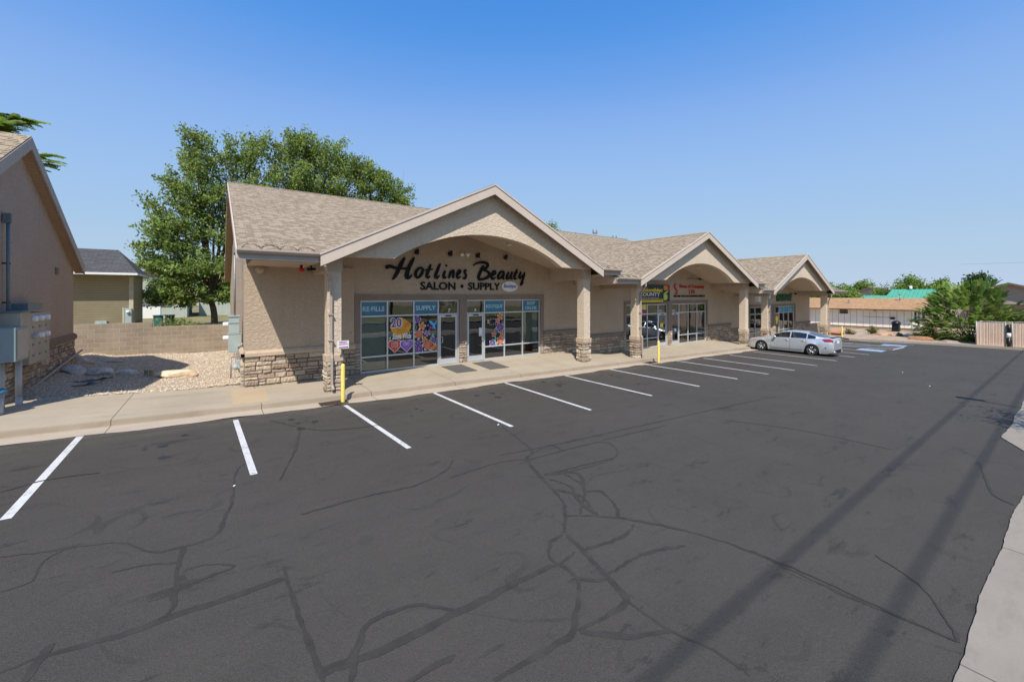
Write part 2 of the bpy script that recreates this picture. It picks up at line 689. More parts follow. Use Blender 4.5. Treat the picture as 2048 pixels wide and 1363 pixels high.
def fill_flat(mb, q, fs, y, thick, m):
    n = len(q)
    i = len(mb.v)
    mb.v += [(u, y - thick, w) for u, w in q] + [(u, y, w) for u, w in q]
    edges = {}
    for f in fs:
        mb.f.append(tuple(i + k for k in f))
        mb.mi.append(m)
        mb.c.append(None)
        mb.sm.append(False)
        for k in range(len(f)):
            e = (f[k], f[(k + 1) % len(f)])
            edges[e] = edges.get(e, 0) + 1
    for (a, b) in edges:
        if (b, a) not in edges:
            mb.f.append((i + b, i + a, i + n + a, i + n + b))
            mb.mi.append(m)
            mb.c.append(None)
            mb.sm.append(False)


def brush(mb, pts, ws, y, thick, m=0):
    """brush stroke: smooth polyline through (u,w) pts with widths, as a flat cut-out letter"""
    P = [Vector((a, b)) for a, b in pts]
    Q, Wd = [], []
    n = len(P)
    for k in range(n - 1):
        p0, p1, p2, p3 = P[max(k - 1, 0)], P[k], P[k + 1], P[min(k + 2, n - 1)]
        for j in range(6):
            t = j / 6
            Q.append(.5 * ((2 * p1) + (p2 - p0) * t + (2 * p0 - 5 * p1 + 4 * p2 - p3) * t * t + (3 * p1 - p0 - 3 * p2 + p3) * t ** 3))
            Wd.append(ws[k] * (1 - t) + ws[k + 1] * t)
    Q.append(P[-1])
    Wd.append(ws[-1])
    Lf, Rt = [], []
    for k, q in enumerate(Q):
        d = (Q[min(k + 1, len(Q) - 1)] - Q[max(k - 1, 0)])
        d = d.normalized() if d.length > 1e-9 else Vector((1, 0))
        nn = Vector((-d.y, d.x))
        Lf.append(q + nn * Wd[k] / 2)
        Rt.append(q - nn * Wd[k] / 2)
    d0 = (Q[1] - Q[0]).normalized() * Wd[0] * .3
    d1 = (Q[-1] - Q[-2]).normalized() * Wd[-1] * .3
    for k in range(len(Q) - 1):
        a, b, c, d = Rt[k], Rt[k + 1], Lf[k + 1], Lf[k]
        mb.idx([(a.x, y - thick, a.y), (b.x, y - thick, b.y), (c.x, y - thick, c.y), (d.x, y - thick, d.y)], [(0, 1, 2, 3)], m)
        mb.idx([(a.x, y, a.y), (b.x, y, b.y), (b.x, y - thick, b.y), (a.x, y - thick, a.y)], [(0, 1, 2, 3)], m)
        mb.idx([(c.x, y, c.y), (d.x, y, d.y), (d.x, y - thick, d.y), (c.x, y - thick, c.y)], [(0, 1, 2, 3)], m)
    for (e, a, b) in ((Q[0] - d0, Lf[0], Rt[0]), (Q[-1] + d1, Rt[-1], Lf[-1])):
        mb.idx([(a.x, y - thick, a.y), (e.x, y - thick, e.y), (b.x, y - thick, b.y)], [(0, 1, 2)], m)


# ------------------------------------------------------------ the lie of the land
def zg(X):
    if X > 2:
        return -.021 * (min(X, 50) - 3)
    return .021 - .035 * (max(X, -14) - 2)


def lerp_tab(t, x):
    if x <= t[0][0]:
        return t[0][1]
    for (a, b), (c, d) in zip(t, t[1:]):
        if x <= c:
            return b + (d - b) * (x - a) / (c - a)
    return t[-1][1]


ZIN = [(-14, .74), (-4.6, .42), (0, .2), (1, .15), (14.2, .15), (18.2, -.24), (29.6, -.24), (34.6, -.70), (51, -.80)]
zin = lambda X: lerp_tab(ZIN, X)


def zwalk(X, Y):
    zc = zg(X) + .14
    t = min(max((Y - 12.95) / (15.8 - 12.95), 0), 1)
    return zc + (zin(X) - zc) * t


def sheet(name, mat, xs, ys, zf, kind='structure', m2=None):
    mb = MB()
    nx, ny = len(xs), len(ys)
    vs = [(x, y, zf(x, y)) for x in xs for y in ys]
    fs = [(i * ny + j, (i + 1) * ny + j, (i + 1) * ny + j + 1, i * ny + j + 1) for i in range(nx - 1) for j in range(ny - 1)]
    mb.idx(vs, fs, 0, None, True)
    o = mb.build(name, mat)
    return tag(o, kind=kind)


def frange(a, b, n):
    return [a + (b - a) * i / n for i in range(n + 1)]


gx = [-600, -300, -150, -80, -40] + frange(-14, 60, 37) + [80, 110, 150, 250, 400, 800]
gy = [-600, -300, -150, -80, -40, -20, -8, 0, 6, 12, 16, 20, 24, 30, 40, 60, 90, 150, 300, 800]
sheet('ground', M['soil'], gx, gy, lambda x, y: zg(x) - .10 + (0.12 if (-5 < x < 1 and y > 15) else 0))
sheet('parking_lot', M['asphalt'], frange(-16, 50.2, 66), frange(-2.2, 12.32, 12), lambda x, y: zg(x))
sheet('street', M['asphalt'], frange(-90, 140, 60), frange(-16, -5.2, 4), lambda x, y: zg(x) - .06)
sheet('verge', M['grass'], frange(-90, 140, 60), frange(-60, -17.5, 8), lambda x, y: zg(x) + .05 + (.0 if y > -22 else (-22 - y) * .03))
sheet('far_kerb', M['apron'], frange(-90, 140, 60), [-17.6, -17.5, -16.6, -16.0], lambda x, y: zg(x) + .07)
sheet('lawn', M['grass'], frange(-40, 0.6, 6) + frange(1, 60, 8), frange(25.8, 120, 10), lambda x, y: .32 + (y - 26) * .004)

# street-side concrete apron, with a corner cut like the photo's
mb = MB()
for a, b, y1a, y1b in ((-16, 2, .62, .62), (2, 4.9, .60, .58), (4.9, 6.6, .58, .55), (6.6, 8.4, .55, .53), (8.4, 11.2, .53, .44), (11.2, 12.6, .44, .0), (14.0, 15.2, .55, .97), (15.2, 15.8, .97, .93), (15.8, 40, .93, .8)):
    za, zb = zg(a) + .02, zg(b) + .02
    nseg = max(1, int((b - a) / .12))
    for q in range(nseg):
        t0, t1 = q / nseg, (q + 1) / nseg
        e0 = (a + (b - a) * t0, y1a + (y1b - y1a) * t0)
        e1 = (a + (b - a) * t1, y1a + (y1b - y1a) * t1)
        jy = lambda x: .016 * math.sin(x * 2.1) + .006 * math.sin(x * 7.7 + 1) * math.sin(x * 1.3) + .003 * math.sin(x * 23.0)
        p0, p1 = (e0[0], e0[1] + jy(e0[0])), (e1[0], e1[1] + jy(e1[0]))
        z0_, z1__ = za + (zb - za) * t0, za + (zb - za) * t1
        mb.face([(p0[0], -2.0, z0_), (p1[0], -2.0, z1__), (*p1, z1__), (*p0, z0_)])
        mb.face([(*p0, z0_), (*p1, z1__), (*p1, z1__ - .05), (*p0, z0_ - .05)])
tag(mb.build('street_pavement', M['apron']), kind='structure')

# walkway: slab, kerb face and gutter pan in one profile
mb = MB()
xs = frange(-14, 48.4, 208)
prof = [(16.05, None), (15.4, None), (14.6, None), (13.8, None), (13.1, None), (12.97, None), (12.93, -.02), (12.90, -.12), (12.86, -.135), (12.3, -.13)]
wob = lambda x: .05 * math.sin(x * .9) + .04 * math.sin(x * 2.3 + 1) + .03 * math.sin(x * 5.1)
rows = []
for x in xs:
    r = []
    dip = 0.
    for k, (y, dz) in enumerate(prof):
        if dz is None:
            yy = y if y < 15.9 or x > -1 else y
            z = zwalk(x, yy)
        else:
            z = zg(x) + .14 + dz
            yy = y + (wob(x) if k == len(prof) - 1 else 0)
        r.append((x, yy, z))
    rows.append(r)
vs = [p for r in rows for p in r]
n = len(prof)
for j in range(n - 1):
    mb.idx([q for i in range(len(xs)) for q in (rows[i][j], rows[i][j + 1])], [(2 * i, 2 * i + 1, 2 * i + 3, 2 * i + 2) for i in range(len(xs) - 1)], 0 if j < 5 else (1 if j < 8 else 2))
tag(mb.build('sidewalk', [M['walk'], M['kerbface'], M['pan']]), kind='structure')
mb = MB()
mb.face([(x, y, zwalk(x, y) + .004) for x, y in ((.30, 13.12), (1.18, 13.12), (1.22, 15.3), (.33, 15.4))])
tag(mb.build('patched_slab', M['ochre']), kind='structure')

# painted stall lines (measured pairs: kerb end, outer end)
STALLS = [((-2.36, 12.3), (-2.30, 8.35)), ((.35, 12.1), (.5, 8.26)), ((2.95, 12.2), (3.2, 8.03)), ((5.75, 12.35), (5.83, 8.03)), ((8.68, 12.45), (8.6, 8.02)),
          ((11.65, 12.6), (11.65, 8.15)), ((14.5, 12.6), (14.5, 8.1)), ((17.2, 12.5), (17.33, 8.05)), ((19.75, 12.3), (19.75, 7.85)), ((22.1, 12.1), (22.0, 7.62)),
          ((24.9, 12.0), (24.8, 7.6)), ((28.1, 12.1), (28.0, 7.65)), ((31.2, 12.2), (31.0, 7.6)), ((33.6, 12.2), (33.5, 7.5))]


def paint(name, mat, quads, dz=.004):
    mb = MB()
    for q in quads:
        mb.face([(x, y, zg(x) + dz) for x, y in q])
    return tag(mb.build(name, mat), kind='structure')


def band(a, b, w):
    a, b = Vector(a), Vector(b)
    d = (b - a).normalized()
    nrm = Vector((-d.y, d.x)) * w / 2
    return [tuple(a + nrm), tuple(a - nrm), tuple(b - nrm), tuple(b + nrm)]


for a, b in STALLS:
    paint('parking_line', M['stripe'], [band(a, b, .11)])
# accessible bays: blue squares with a white figure, and the hatched aisle between
paint('parking_line', M['stripe'], [band((36.0, 12.2), (36.2, 7.4), .11)])
paint('hatched_aisle', M['stripe'], [band((38.6, 12.0), (38.8, 7.35), .11), band((42.2, 12.0), (42.2, 7.4), .11), band((38.8, 7.4), (42.2, 7.4), .11)]
      + [band((38.7, 11.6 - k * 1.15), (42.2, 9.3 - k * 1.15), .11) for k in range(-1, 2)] + [band((38.75, 8.9), (41.0, 7.45), .11)])
paint('parking_line', M['stripe'], [band((45.6, 10.8), (45.4, 7.4), .11)])
for cx, cy in ((37.1, 8.2), (43.4, 8.2)):
    paint('blue_bay_marking', M['bluepaint'], [[(cx - .62, cy - .7), (cx + .62, cy - .7), (cx + .62, cy + .7), (cx - .62, cy + .7)]])
    q = []
    for k in range(10):
        a0, a1 = R(160 + k * 24), R(160 + (k + 1) * 24)
        q.append([(cx + .28 * math.cos(a0), cy - .12 + .28 * math.sin(a0)), (cx + .36 * math.cos(a0), cy - .12 + .36 * math.sin(a0)),
                  (cx + .36 * math.cos(a1), cy - .12 + .36 * math.sin(a1)), (cx + .28 * math.cos(a1), cy - .12 + .28 * math.sin(a1))])
    q += [band((cx - .05, cy + .45), (cx, cy - .05), .09), band((cx, cy - .05), (cx + .32, cy - .05), .09), band((cx + .32, cy - .05), (cx + .45, cy - .4), .09), band((cx - .12, cy + .6), (cx + .02, cy + .6), .14), band((cx - .02, cy + .2), (cx + .3, cy + .2), .07)]
    paint('wheelchair_marking', M['stripe'], q, .008)

# crack sealant traced on the asphalt
CR = [(0.09,[(-1.42,5.04),(-1.26,5.07),(-1.02,5.05),(-0.72,5.01),(-0.49,5.02),(-0.1,5.03),(0.33,5.03),(0.6,5.04)]),(0.09,[(-1.22,4.81),(-1.22,4.98),(-1.16,5.21)]),(0.07,[(-0.44,5.01),(-0.36,5.2),(-0.36,5.48),(-0.36,5.98),(-0.33,6.35)]),(0.05,[(-2.02,7.21),(-1.67,7.09),(-1.3,6.99),(-0.95,6.84),(-0.62,6.4),(-0.33,6.35),(-0.08,6.38),(0.03,6.57),(0.06,6.79)]),(0.05,[(0.02,6.54),(0.09,6.94),(0.18,7.46),(0.26,8.55),(0.49,9.08)]),(0.08,[(0.61,5.27),(0.61,5.03),(0.63,4.37),(0.66,3.81),(0.69,3.51)]),(0.06,[(-0.94,6.19),(-0.66,6.13),(-0.36,6.0)]),(0.06,[(-0.32,5.78),(-0.12,5.79),(0.16,5.58),(-0.04,5.53),(-0.27,5.52),(-0.31,5.71)]),(0.05,[(-1.79,6.38),(-1.59,6.44),(-1.61,6.84),(-1.47,7.02)]),(0.1,[(1.82,2.75),(2.19,2.74),(2.66,2.73),(2.88,2.88),(3.23,3.2),(3.26,3.48),(3.15,3.56),(2.73,3.58),(2.16,3.56),(1.84,3.57),(1.48,3.54),(1.03,3.56),(0.66,3.6)]),(0.09,[(2.75,2.73),(3.16,2.69),(3.44,2.71),(3.55,3.05),(3.68,3.59),(3.75,3.93)]),(0.08,[(2.75,2.7),(3.09,2.41),(3.48,2.21)]),(0.07,[(3.44,2.71),(3.48,2.21),(3.6,1.88),(3.6,1.57)]),(0.07,[(3.74,3.99),(4.06,4.29),(4.37,4.75),(4.83,6.15),(5.26,6.57),(5.61,8.12)]),(0.06,[(4.06,4.29),(4.61,3.86),(5.15,3.08),(5.4,2.36),(5.45,1.42),(5.57,0.61)]),(0.07,[(4.69,3.56),(4.27,3.48),(3.72,3.56)]),(0.06,[(3.6,3.09),(4.28,3.08),(4.83,2.89)]),(0.09,[(3.71,3.96),(3.47,3.92),(3.27,3.73),(3.25,3.53),(3.57,3.61)]),(0.08,[(4.65,3.82),(4.88,4.05),(5.07,4.51),(4.86,4.65),(5.17,5.03),(5.19,5.3),(4.71,5.52)]),(0.06,[(4.69,5.49),(5.11,5.35),(6.42,5.33),(6.86,6.06),(4.95,6.19)]),(0.05,[(3.25,6.31),(4.29,6.4),(4.95,6.19)]),(0.05,[(6.95,6.14),(9.17,5.99)]),(0.08,[(4.46,4.08),(4.67,4.55),(4.55,4.86),(4.49,4.98)]),(0.08,[(4.28,4.2),(4.81,4.61)]),(0.05,[(4.55,6.68),(6.44,6.48),(11.55,6.13),(15.54,5.82)]),(0.04,[(10.91,5.39),(11.65,3.92),(11.82,2.22)]),(0.05,[(29.44,6.66),(31.42,6.88),(34.39,6.45),(33.87,5.04)]),(0.1,[(0.69,3.64),(0.83,3.63),(0.95,3.63),(1.13,3.9),(1.33,3.93),(1.63,3.87),(1.9,3.62)]),(0.1,[(0.95,3.63),(0.86,3.37)]),(0.1,[(1.23,3.14),(1.45,3.14),(1.67,3.14)]),(0.07,[(0.63,4.31),(0.66,4.0),(0.66,3.7)]),(0.05,[(3.68,7.0),(3.34,6.64),(2.69,6.39),(1.84,6.45),(0.94,6.4)]),(0.1,[(3.24,3.27),(3.43,3.07),(3.62,3.09)]),(0.12,[(4.53,4.86),(4.65,4.7),(4.5,4.39),(4.47,4.04)]),(0.06,[(4.66,5.32),(4.78,4.91),(4.57,4.61)]),(0.06,[(5.02,5.34),(4.98,4.86),(4.71,4.52),(4.46,4.35)]),(0.05,[(5.24,6.41),(5.75,6.56),(5.8,6.16)]),(0.06,[(4.75,5.52),(5.13,5.45),(6.37,5.33)]),(0.04,[(6.63,1.43),(6.27,0.93),(5.56,0.6)]),(0.05,[(5.43,2.37),(5.5,1.75),(5.52,1.15),(5.56,0.61)]),(0.04,[(12.16,1.04),(10.54,0.77),(10.17,0.51)]),(0.05,[(0.84,7.78),(1.25,9.14),(1.53,10.46)]),(0.05,[(-2.66,9.48),(-2.26,9.74),(-1.62,9.67)]),(0.04,[(1.04,11.67),(1.92,10.23),(3.19,9.86)])]
mb = MB()
rz_ = random.Random(3)
for ci, (w, ps) in enumerate(CR):
    P = [Vector(p) for p in ps]
    Q = []
    for k in range(len(P) - 1):
        p0, p1, p2, p3 = P[max(k - 1, 0)], P[k], P[k + 1], P[min(k + 2, len(P) - 1)]
        ns = max(3, int((p2 - p1).length / .07))
        for j in range(ns):
            t = j / ns
            Q.append(.5 * ((2 * p1) + (p2 - p0) * t + (2 * p0 - 5 * p1 + 4 * p2 - p3) * t * t + (3 * p1 - p0 - 3 * p2 + p3) * t ** 3))
    Q.append(P[-1])
    pr = None
    w *= 1.08
    ww = w
    for k, q in enumerate(Q):
        d = Q[min(k + 1, len(Q) - 1)] - Q[max(k - 1, 0)]
        d = d.normalized() if d.length > 1e-9 else Vector((1, 0))
        nn = Vector((-d.y, d.x))
        ww = max(w * .45, min(w * 1.15, ww + rz_.uniform(-.02, .02)))
        if k in (0, len(Q) - 1):
            ww *= .5
        q = q + nn * rz_.uniform(-.012, .012)
        a, b = q + nn * ww / 2 * .8, q - nn * ww / 2 * .8
        e = .003 + ci * .0001
        cur = ((a.x, a.y, zg(a.x) + e), (b.x, b.y, zg(b.x) + e))
        if pr:
            mb.face([pr[0], pr[1], cur[1], cur[0]])
        pr = cur
tag(mb.build('crack_sealant', M['seal']), kind='structure')

mo_ = plain('oil_stain_black', (.027, .0255, .0235), .55, .25, 8)
ro_ = random.Random(9)
for i, (x, y) in enumerate([(-1.0, 10.9), (1.6, 11.2), (4.4, 10.7), (7.3, 11.1), (10.2, 11.3), (13.1, 10.8), (16.0, 11.0), (18.6, 10.6), (23.4, 10.6)]):
    mb = MB()
    for j in range(ro_.randint(2, 5)):
        cx, cy, rr_ = x + ro_.gauss(0, .28), y + ro_.gauss(0, .45), ro_.uniform(.03, .13)
        mb.face([(cx + rr_ * ro_.uniform(.6, 1.2) * math.cos(t_ * .5236), cy + rr_ * ro_.uniform(.6, 1.2) * math.sin(t_ * .5236), zg(cx) + .0022 + j * .0001) for t_ in range(12)])
    tag(mb.build('oil_stain', mo_), kind='structure')
# scraps of paper litter on the asphalt
for i, (x, y, s_) in enumerate([(.2, 7.9, .03), (5.6, 8.3, .045), (22.5, 3.2, .06), (26.0, 4.6, .06)]):
    mb = MB()
    z = zg(x) + .006
    mb.idx([(x, y, z), (x + s_, y + s_ * .2, z + .006), (x + s_ * .8, y + s_ * .7, z + .012), (x - s_ * .2, y + s_ * .5, z + .004), (x + s_ * .4, y + s_ * .35, z + .02)],
           [(0, 1, 4), (1, 2, 4), (2, 3, 4), (3, 0, 4)])
    tag(mb.build('paper_scrap', M['white']), 'small white scrap of litter lying on the dark asphalt', 'litter', 'scraps of litter on the asphalt')

# ------------------------------------------------------------ stone veneer
STONES = [(.46, .37, .265), (.41, .325, .235), (.37, .275, .20), (.33, .245, .18), (.44, .37, .285), (.38, .285, .225), (.32, .25, .20), (.50, .42, .32), (.36, .30, .24)]


def veneer(mb, O, U, Nn, u0, u1, z0, z1, seed, rows=None, depth=(.03, .085), hb=(.09, .20), wb=(.2, .55), zb=None):
    """ashlar blocks on the plane O + U*u + Z*z, bulging along Nn; material slot 0 stone, 1 mortar"""
    r = random.Random(seed)
    U, Nn, O = Vector(U), Vector(Nn), Vector(O)
    Z = Vector((0, 0, 1))
    P = lambda u, z, d: O + U * u + Z * z + Nn * d
    flip = U.cross(Z).dot(Nn) < 0
    zb = z0 if zb is None else zb
    a, b, c, d = P(u0, zb, .012), P(u1, zb, .012), P(u1, z1, .012), P(u0, z1, .012)
    mb.face([a, b, c, d] if not flip else [d, c, b, a], 1, (.08, .065, .05))
    z = zb
    while z < z1 - .02:
        h = r.uniform(*hb)
        if z1 - z - h < .07:
            h = z1 - z
        u = u0
        while u < u1 - .01:
            w = r.uniform(*wb)
            if u1 - u - w < .12:
                w = u1 - u
            hs = [(z, h)] if (h < .16 or r.random() < .6 or w > .4) else [(z, h * .5), (z + h * .5, h * .5)]
            for zz, hh in hs:
                col = r.choice(STONES)
                kf = r.uniform(.85, 1.15)
                col = tuple(q * kf for q in col)
                g = .006
                dd = r.uniform(*depth)
                i0 = .014
                A = [P(u + g, zz + g, .0), P(u + w - g, zz + g, .0), P(u + w - g, zz + hh - g, .0), P(u + g, zz + hh - g, .0)]
                j = lambda: r.uniform(-.006, .006)
                B = [P(u + g + i0 * .3, zz + g + i0 * .3, dd * .6), P(u + w - g - i0 * .3, zz + g + i0 * .3, dd * .6), P(u + w - g - i0 * .3, zz + hh - g - i0 * .3, dd * .6), P(u + g + i0 * .3, zz + hh - g - i0 * .3, dd * .6)]
                nu = max(2, int(w / .09))
                front = []
                for kk in range(2):
                    for q in range(nu + 1):
                        t = q / nu
                        uu = u + g + i0 * 1.3 + (w - 2 * g - 2.6 * i0) * t
                        zq = zz + g + i0 + (hh - 2 * g - 2 * i0) * kk
                        front.append(P(uu + j(), zq + j(), dd * r.uniform(.8, 1.15)))
                mid = [P(u + g + i0 + (w - 2 * g - 2 * i0) * (q + .5) / nu, zz + hh * r.uniform(.4, .6), dd * r.uniform(1.0, 1.5)) for q in range(nu)]
                vs = A + B + front + mid
                fs = [(0, 1, 5, 4), (1, 2, 6, 5), (2, 3, 7, 6), (3, 0, 4, 7)]
                fb = 8
                tb = 8 + nu + 1
                mi = tb + nu + 1
                fs += [(4, 5) + tuple(fb + q for q in range(nu, -1, -1))]
                fs += [(6, 7) + tuple(tb + q for q in range(0, nu + 1))]
                fs += [(5, 6, tb + nu, fb + nu), (7, 4, fb, tb)]
                for q in range(nu):
                    fs += [(fb + q, fb + q + 1, mi + q), (fb + q + 1, tb + q + 1, mi + q), (tb + q + 1, tb + q, mi + q), (tb + q, fb + q, mi + q)]
                if flip:
                    fs = [tuple(reversed(f)) for f in fs]
                mb.idx(vs, fs, 0, col)
            u += w
        z += h

# ------------------------------------------------------------ the shop building
YW = 15.85          # face of the shop fronts
YE = 13.0           # front eave
YG = 13.24          # gable wall
YF = 12.90          # barge boards
YR = 25.2           # ridge
SL = .37
XL, XR = .75, 49.6
UN = [dict(c=8.55, z=.15, x0=.41, x1=16.0, hw=6.1, aw=3.8,
           L=[4.38, 5.44, 6.54, 7.64, 8.62], Rr=[9.0, 9.97, 11.1, 12.19, 13.3], wx0=.75, wx1=16.9),
      dict(c=24.15, z=-.24, x0=15.72, x1=32.0, hw=6.6, aw=3.9,
           L=[20.08, 21.15, 22.26, 23.4, 24.42], Rr=[24.87, 25.85, 26.99, 28.14, 29.31], wx0=16.9, wx1=32.95),
      dict(c=39.9, z=-.70, x0=31.7, x1=50.2, hw=6.5, aw=4.1,
           L=[36.27, 37.4, 38.65, 39.75, 40.78], Rr=[41.28, 42.28, 43.33, 44.45, 45.69], wx0=32.95, wx1=49.6)]

B = thing('shop_building', 'long tan stucco shop building with three arched gables and a shingle roof', 'building', (XL, YW, .15))

# walls
mb = MB()
for u in UN:
    z = u['z']
    zt = z + 5.95
    x0, x1 = u['wx0'], u['wx1']
    cuts = [x0, u['L'][0], u['L'][-1], u['Rr'][0], u['Rr'][-1], x1]
    yb = YW + .22
    mb.box(cuts[0], YW, z - .5, cuts[1], yb, z + 2.79)
    mb.box(cuts[2], YW, z - .5, cuts[3], yb, z + 2.79)
    mb.box(cuts[4], YW, z - .5, cuts[5], yb, z + 2.79)
    mb.box(x0, YW, z + 2.79, x1, yb, z + 4.28)
    mb.prism([(u['c'] - 6.0, z + 4.28), (u['c'] + 6.0, z + 4.28), (u['c'], zt + .35)], YW, yb)
# left gable end, corner pier and right end
zr = 4.4 + SL * (YR - YE)
mb.prism([(YW, -.3), (37.2, -.3), (37.2, 4.30), (YR, zr - .16), (YW + .22, 4.28 + .37 * 2.9)], XL, XL + .2, 'YZ')
mb.box(XL - .06, YW - .06, -.3, UN[0]['L'][0] - .24, YW - .002, 4.16)
mb.box(XL - .06, YW - .004, -.3, XL - .002, YW + .45, 4.16)
zq = zr - .85
mb.prism([(YW + .22, -1.2), (37.2, -1.2), (37.2, 3.5), (YR, zq - .16), (YW + .22, 4.3)], XR - .2, XR, 'YZ')
mb.box(XL + .2, 37.0, -1.2, XR - .2, 37.2, 4.3)
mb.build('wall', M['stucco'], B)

# stone wainscot, its sill band, and window surrounds
for ui, u in enumerate(UN):
    z = u['z']
    segs = [(u['wx0'] + (.0 if ui else -.06), u['L'][0] - .22), (u['Rr'][-1] + .2, u['wx1'])]
    for si, (a, b) in enumerate(segs):
        mb = MB()
        yy = YW if not (ui == 0 and si == 0) else YW - .06
        veneer(mb, (0, yy, 0), (1, 0, 0), (0, -1, 0), a, b, z, z + .99, 10 * ui + si, zb=z - .25)
        if ui == 0 and si == 0:
            veneer(mb, (XL - .06, 0, 0), (0, 1, 0), (-1, 0, 0), YW - .06, 24.6, z, z + .99, 77, zb=z - .2)
        mb.build('stone_wainscot', [M['stone'], M['mortar']], B)
        mb = MB()
        mb.prism([(yy + .02, z + .99), (yy - .10, z + .99), (yy - .10, z + 1.10), (yy - .05, z + 1.18), (yy + .02, z + 1.18)], a - (.1 if ui == 0 and si == 0 else 0), b, 'YZ')
        if ui == 0 and si == 0:
            mb.prism([(XL - .05, z + .992), (XL - .17, z + .992), (XL - .17, z + 1.098), (XL - .11, z + 1.178), (XL - .05, z + 1.178)], YW - .16, 24.6, 'XZ')
        mb.build('sill_band', M['cap'] if ui == 0 and si == 0 else M['trim'], B)
    mb = MB()
    a, b = u['L'][0], u['Rr'][-1]
    yb, yf = YW + .02, YW - .035
    mb.box(a - .22, yf, z + 2.79, b + .2, yb, z + 3.02)
    mb.box(a - .22, yf, z + 1.18 if ui or True else 0, a, yb, z + 2.79)
    mb.box(b, yf, z + 1.18, b + .2, yb, z + 2.79)
    mb.box(u['L'][-1], yf, z + .98, u['Rr'][0], yb, z + 2.79)
    mb.build('window_surround', M['trim'], B)
    for (pa, pb, ph, sd, kw) in ((u['L'][-1], u['Rr'][0], .98, 40 + ui, dict(wb=(.15, .3))), (a - .22, a, 1.18, 50 + ui, dict(wb=(.2, .3), depth=(.015, .03))), (b, b + .2, 1.18, 60 + ui, dict(wb=(.2, .3), depth=(.015, .03)))):
        mb = MB()
        veneer(mb, (0, YW, 0), (1, 0, 0), (0, -1, 0), pa, pb, z, z + ph, sd, zb=z - .1, **kw)
        mb.build('stone_pier', [M['stone'], M['mortar']], B)


def film_panel(par, x0, x1, z0, z1, mat, y):
    mb = MB()
    mb.box(x0, y - .004, z0, x1, y, z1)
    return mb


M['film'] = plain('blue_window_film', (.055, .18, .27), .5, .25, .9)
M['filmtext'] = plain('pale_film_letters', (.42, .58, .66), .6, .05)
M['film_teal'] = plain('teal_window_film', (.02, .26, .42), .5, .2, 1.0)
M['p_purple'] = plain('purple_window_paint', (.12, .03, .32), .5, .1)
M['p_lilac'] = plain('lilac_window_paint', (.28, .12, .48), .5, .1)
M['p_red'] = plain('red_window_paint', (.58, .085, .045), .5, .1)
M['p_coral'] = plain('coral_window_paint', (.60, .13, .085), .5, .1)
M['p_orange'] = plain('orange_window_paint', (.68, .25, .03), .5, .1)
M['p_gold'] = plain('gold_window_paint', (.64, .34, .03), .5, .1)
M['p_white'] = plain('white_window_paint', (.75, .74, .78), .5, .05)
M['p_blue'] = plain('sky_blue_window_paint', (.10, .42, .80), .5, .1)
M['p_teal'] = plain('mint_window_paint', (.20, .60, .48), .5, .1)
M['p_yellow'] = plain('yellow_print', (.80, .62, .03), .5, .1)
M['p_green'] = plain('lime_print', (.45, .62, .08), .5, .1)
M['flagblue'] = plain('flag_blue', (.06, .08, .38), .6, .05)
M['flagred'] = plain('flag_red', (.60, .03, .03), .6, .05)


def shape(mb, pts, y, m):
    mb.face([(u, y, w) for u, w in pts], m)


def flower_pts(cx, cz, r, n=5, ph=0., dip=.42):
    out = []
    for k in range(n * 8):
        a = 2 * math.pi * k / (n * 8) + ph
        rr = r * (dip + (1 - dip) * abs(math.cos(n * (a - ph) / 2)) ** .7)
        out.append((cx + rr * math.cos(a), cz + rr * math.sin(a)))
    return out


def flower(par, cx, cz, r, mat, y, ph=0., n=5):
    mb = MB()
    for (k, mm, dy) in ((1.14, 0, 0), (1.0, 1, .002)):
        p = flower_pts(cx, cz, r * k, n, ph)
        for i in range(len(p)):
            q = p[(i + 1) % len(p)]
            mb.face([(cx, y - dy, cz), (p[i][0], y - dy, p[i][1]), (q[0], y - dy, q[1])], mm)
    for k in range(n):
        a = ph + 2 * math.pi * k / n
        mb.face([(cx, y - .004, cz), (cx + r * .55 * math.cos(a - .08), y - .004, cz + r * .55 * math.sin(a - .08)), (cx + r * .55 * math.cos(a + .08), y - .004, cz + r * .55 * math.sin(a + .08))], 2)
    d = [(cx + r * .16 * math.cos(k), cz + r * .16 * math.sin(k)) for k in [j * .785 for j in range(8)]]
    shape(mb, d, y - .005, 2)
    return mb.build('painted_flower', [M['p_white'], M[mat], M['p_gold'] if mat != 'p_orange' else M['p_red']], par)


def heart(par, cx, cz, s_, mat, y, lines):
    mb = MB()
    for (k, mm, dy) in ((1.1, 0, 0), (1.0, 1, .002)):
        p = []
        for j in range(40):
            t = 2 * math.pi * j / 40
            p.append((cx + s_ * k * .0625 * 16 * math.sin(t) ** 3 * .98, cz + s_ * k * .0625 * (13 * math.cos(t) - 5 * math.cos(2 * t) - 2 * math.cos(3 * t) - math.cos(4 * t))))
        for j in range(40):
            q = p[(j + 1) % 40]
            mb.face([(cx, y - dy, cz), (p[j][0], y - dy, p[j][1]), (q[0], y - dy, q[1])], mm)
    for k, tx in enumerate(lines):
        text_fit(mb, tx, cx - s_ * .5, cx + s_ * .5, cz + s_ * (.32 - .28 * k), cz + s_ * (.50 - .28 * k), y - .002, .002, 0)
    return mb.build('painted_heart', [M['p_white'], M[mat]], par)


def dots(par, pts, y, r=.018, mat='p_white'):
    mb = MB()
    for u, w in pts:
        shape(mb, [(u + r * math.cos(k * 1.047), w + r * math.sin(k * 1.047)) for k in range(6)], y, 0)
    return mb.build('painted_dots', M[mat], par)


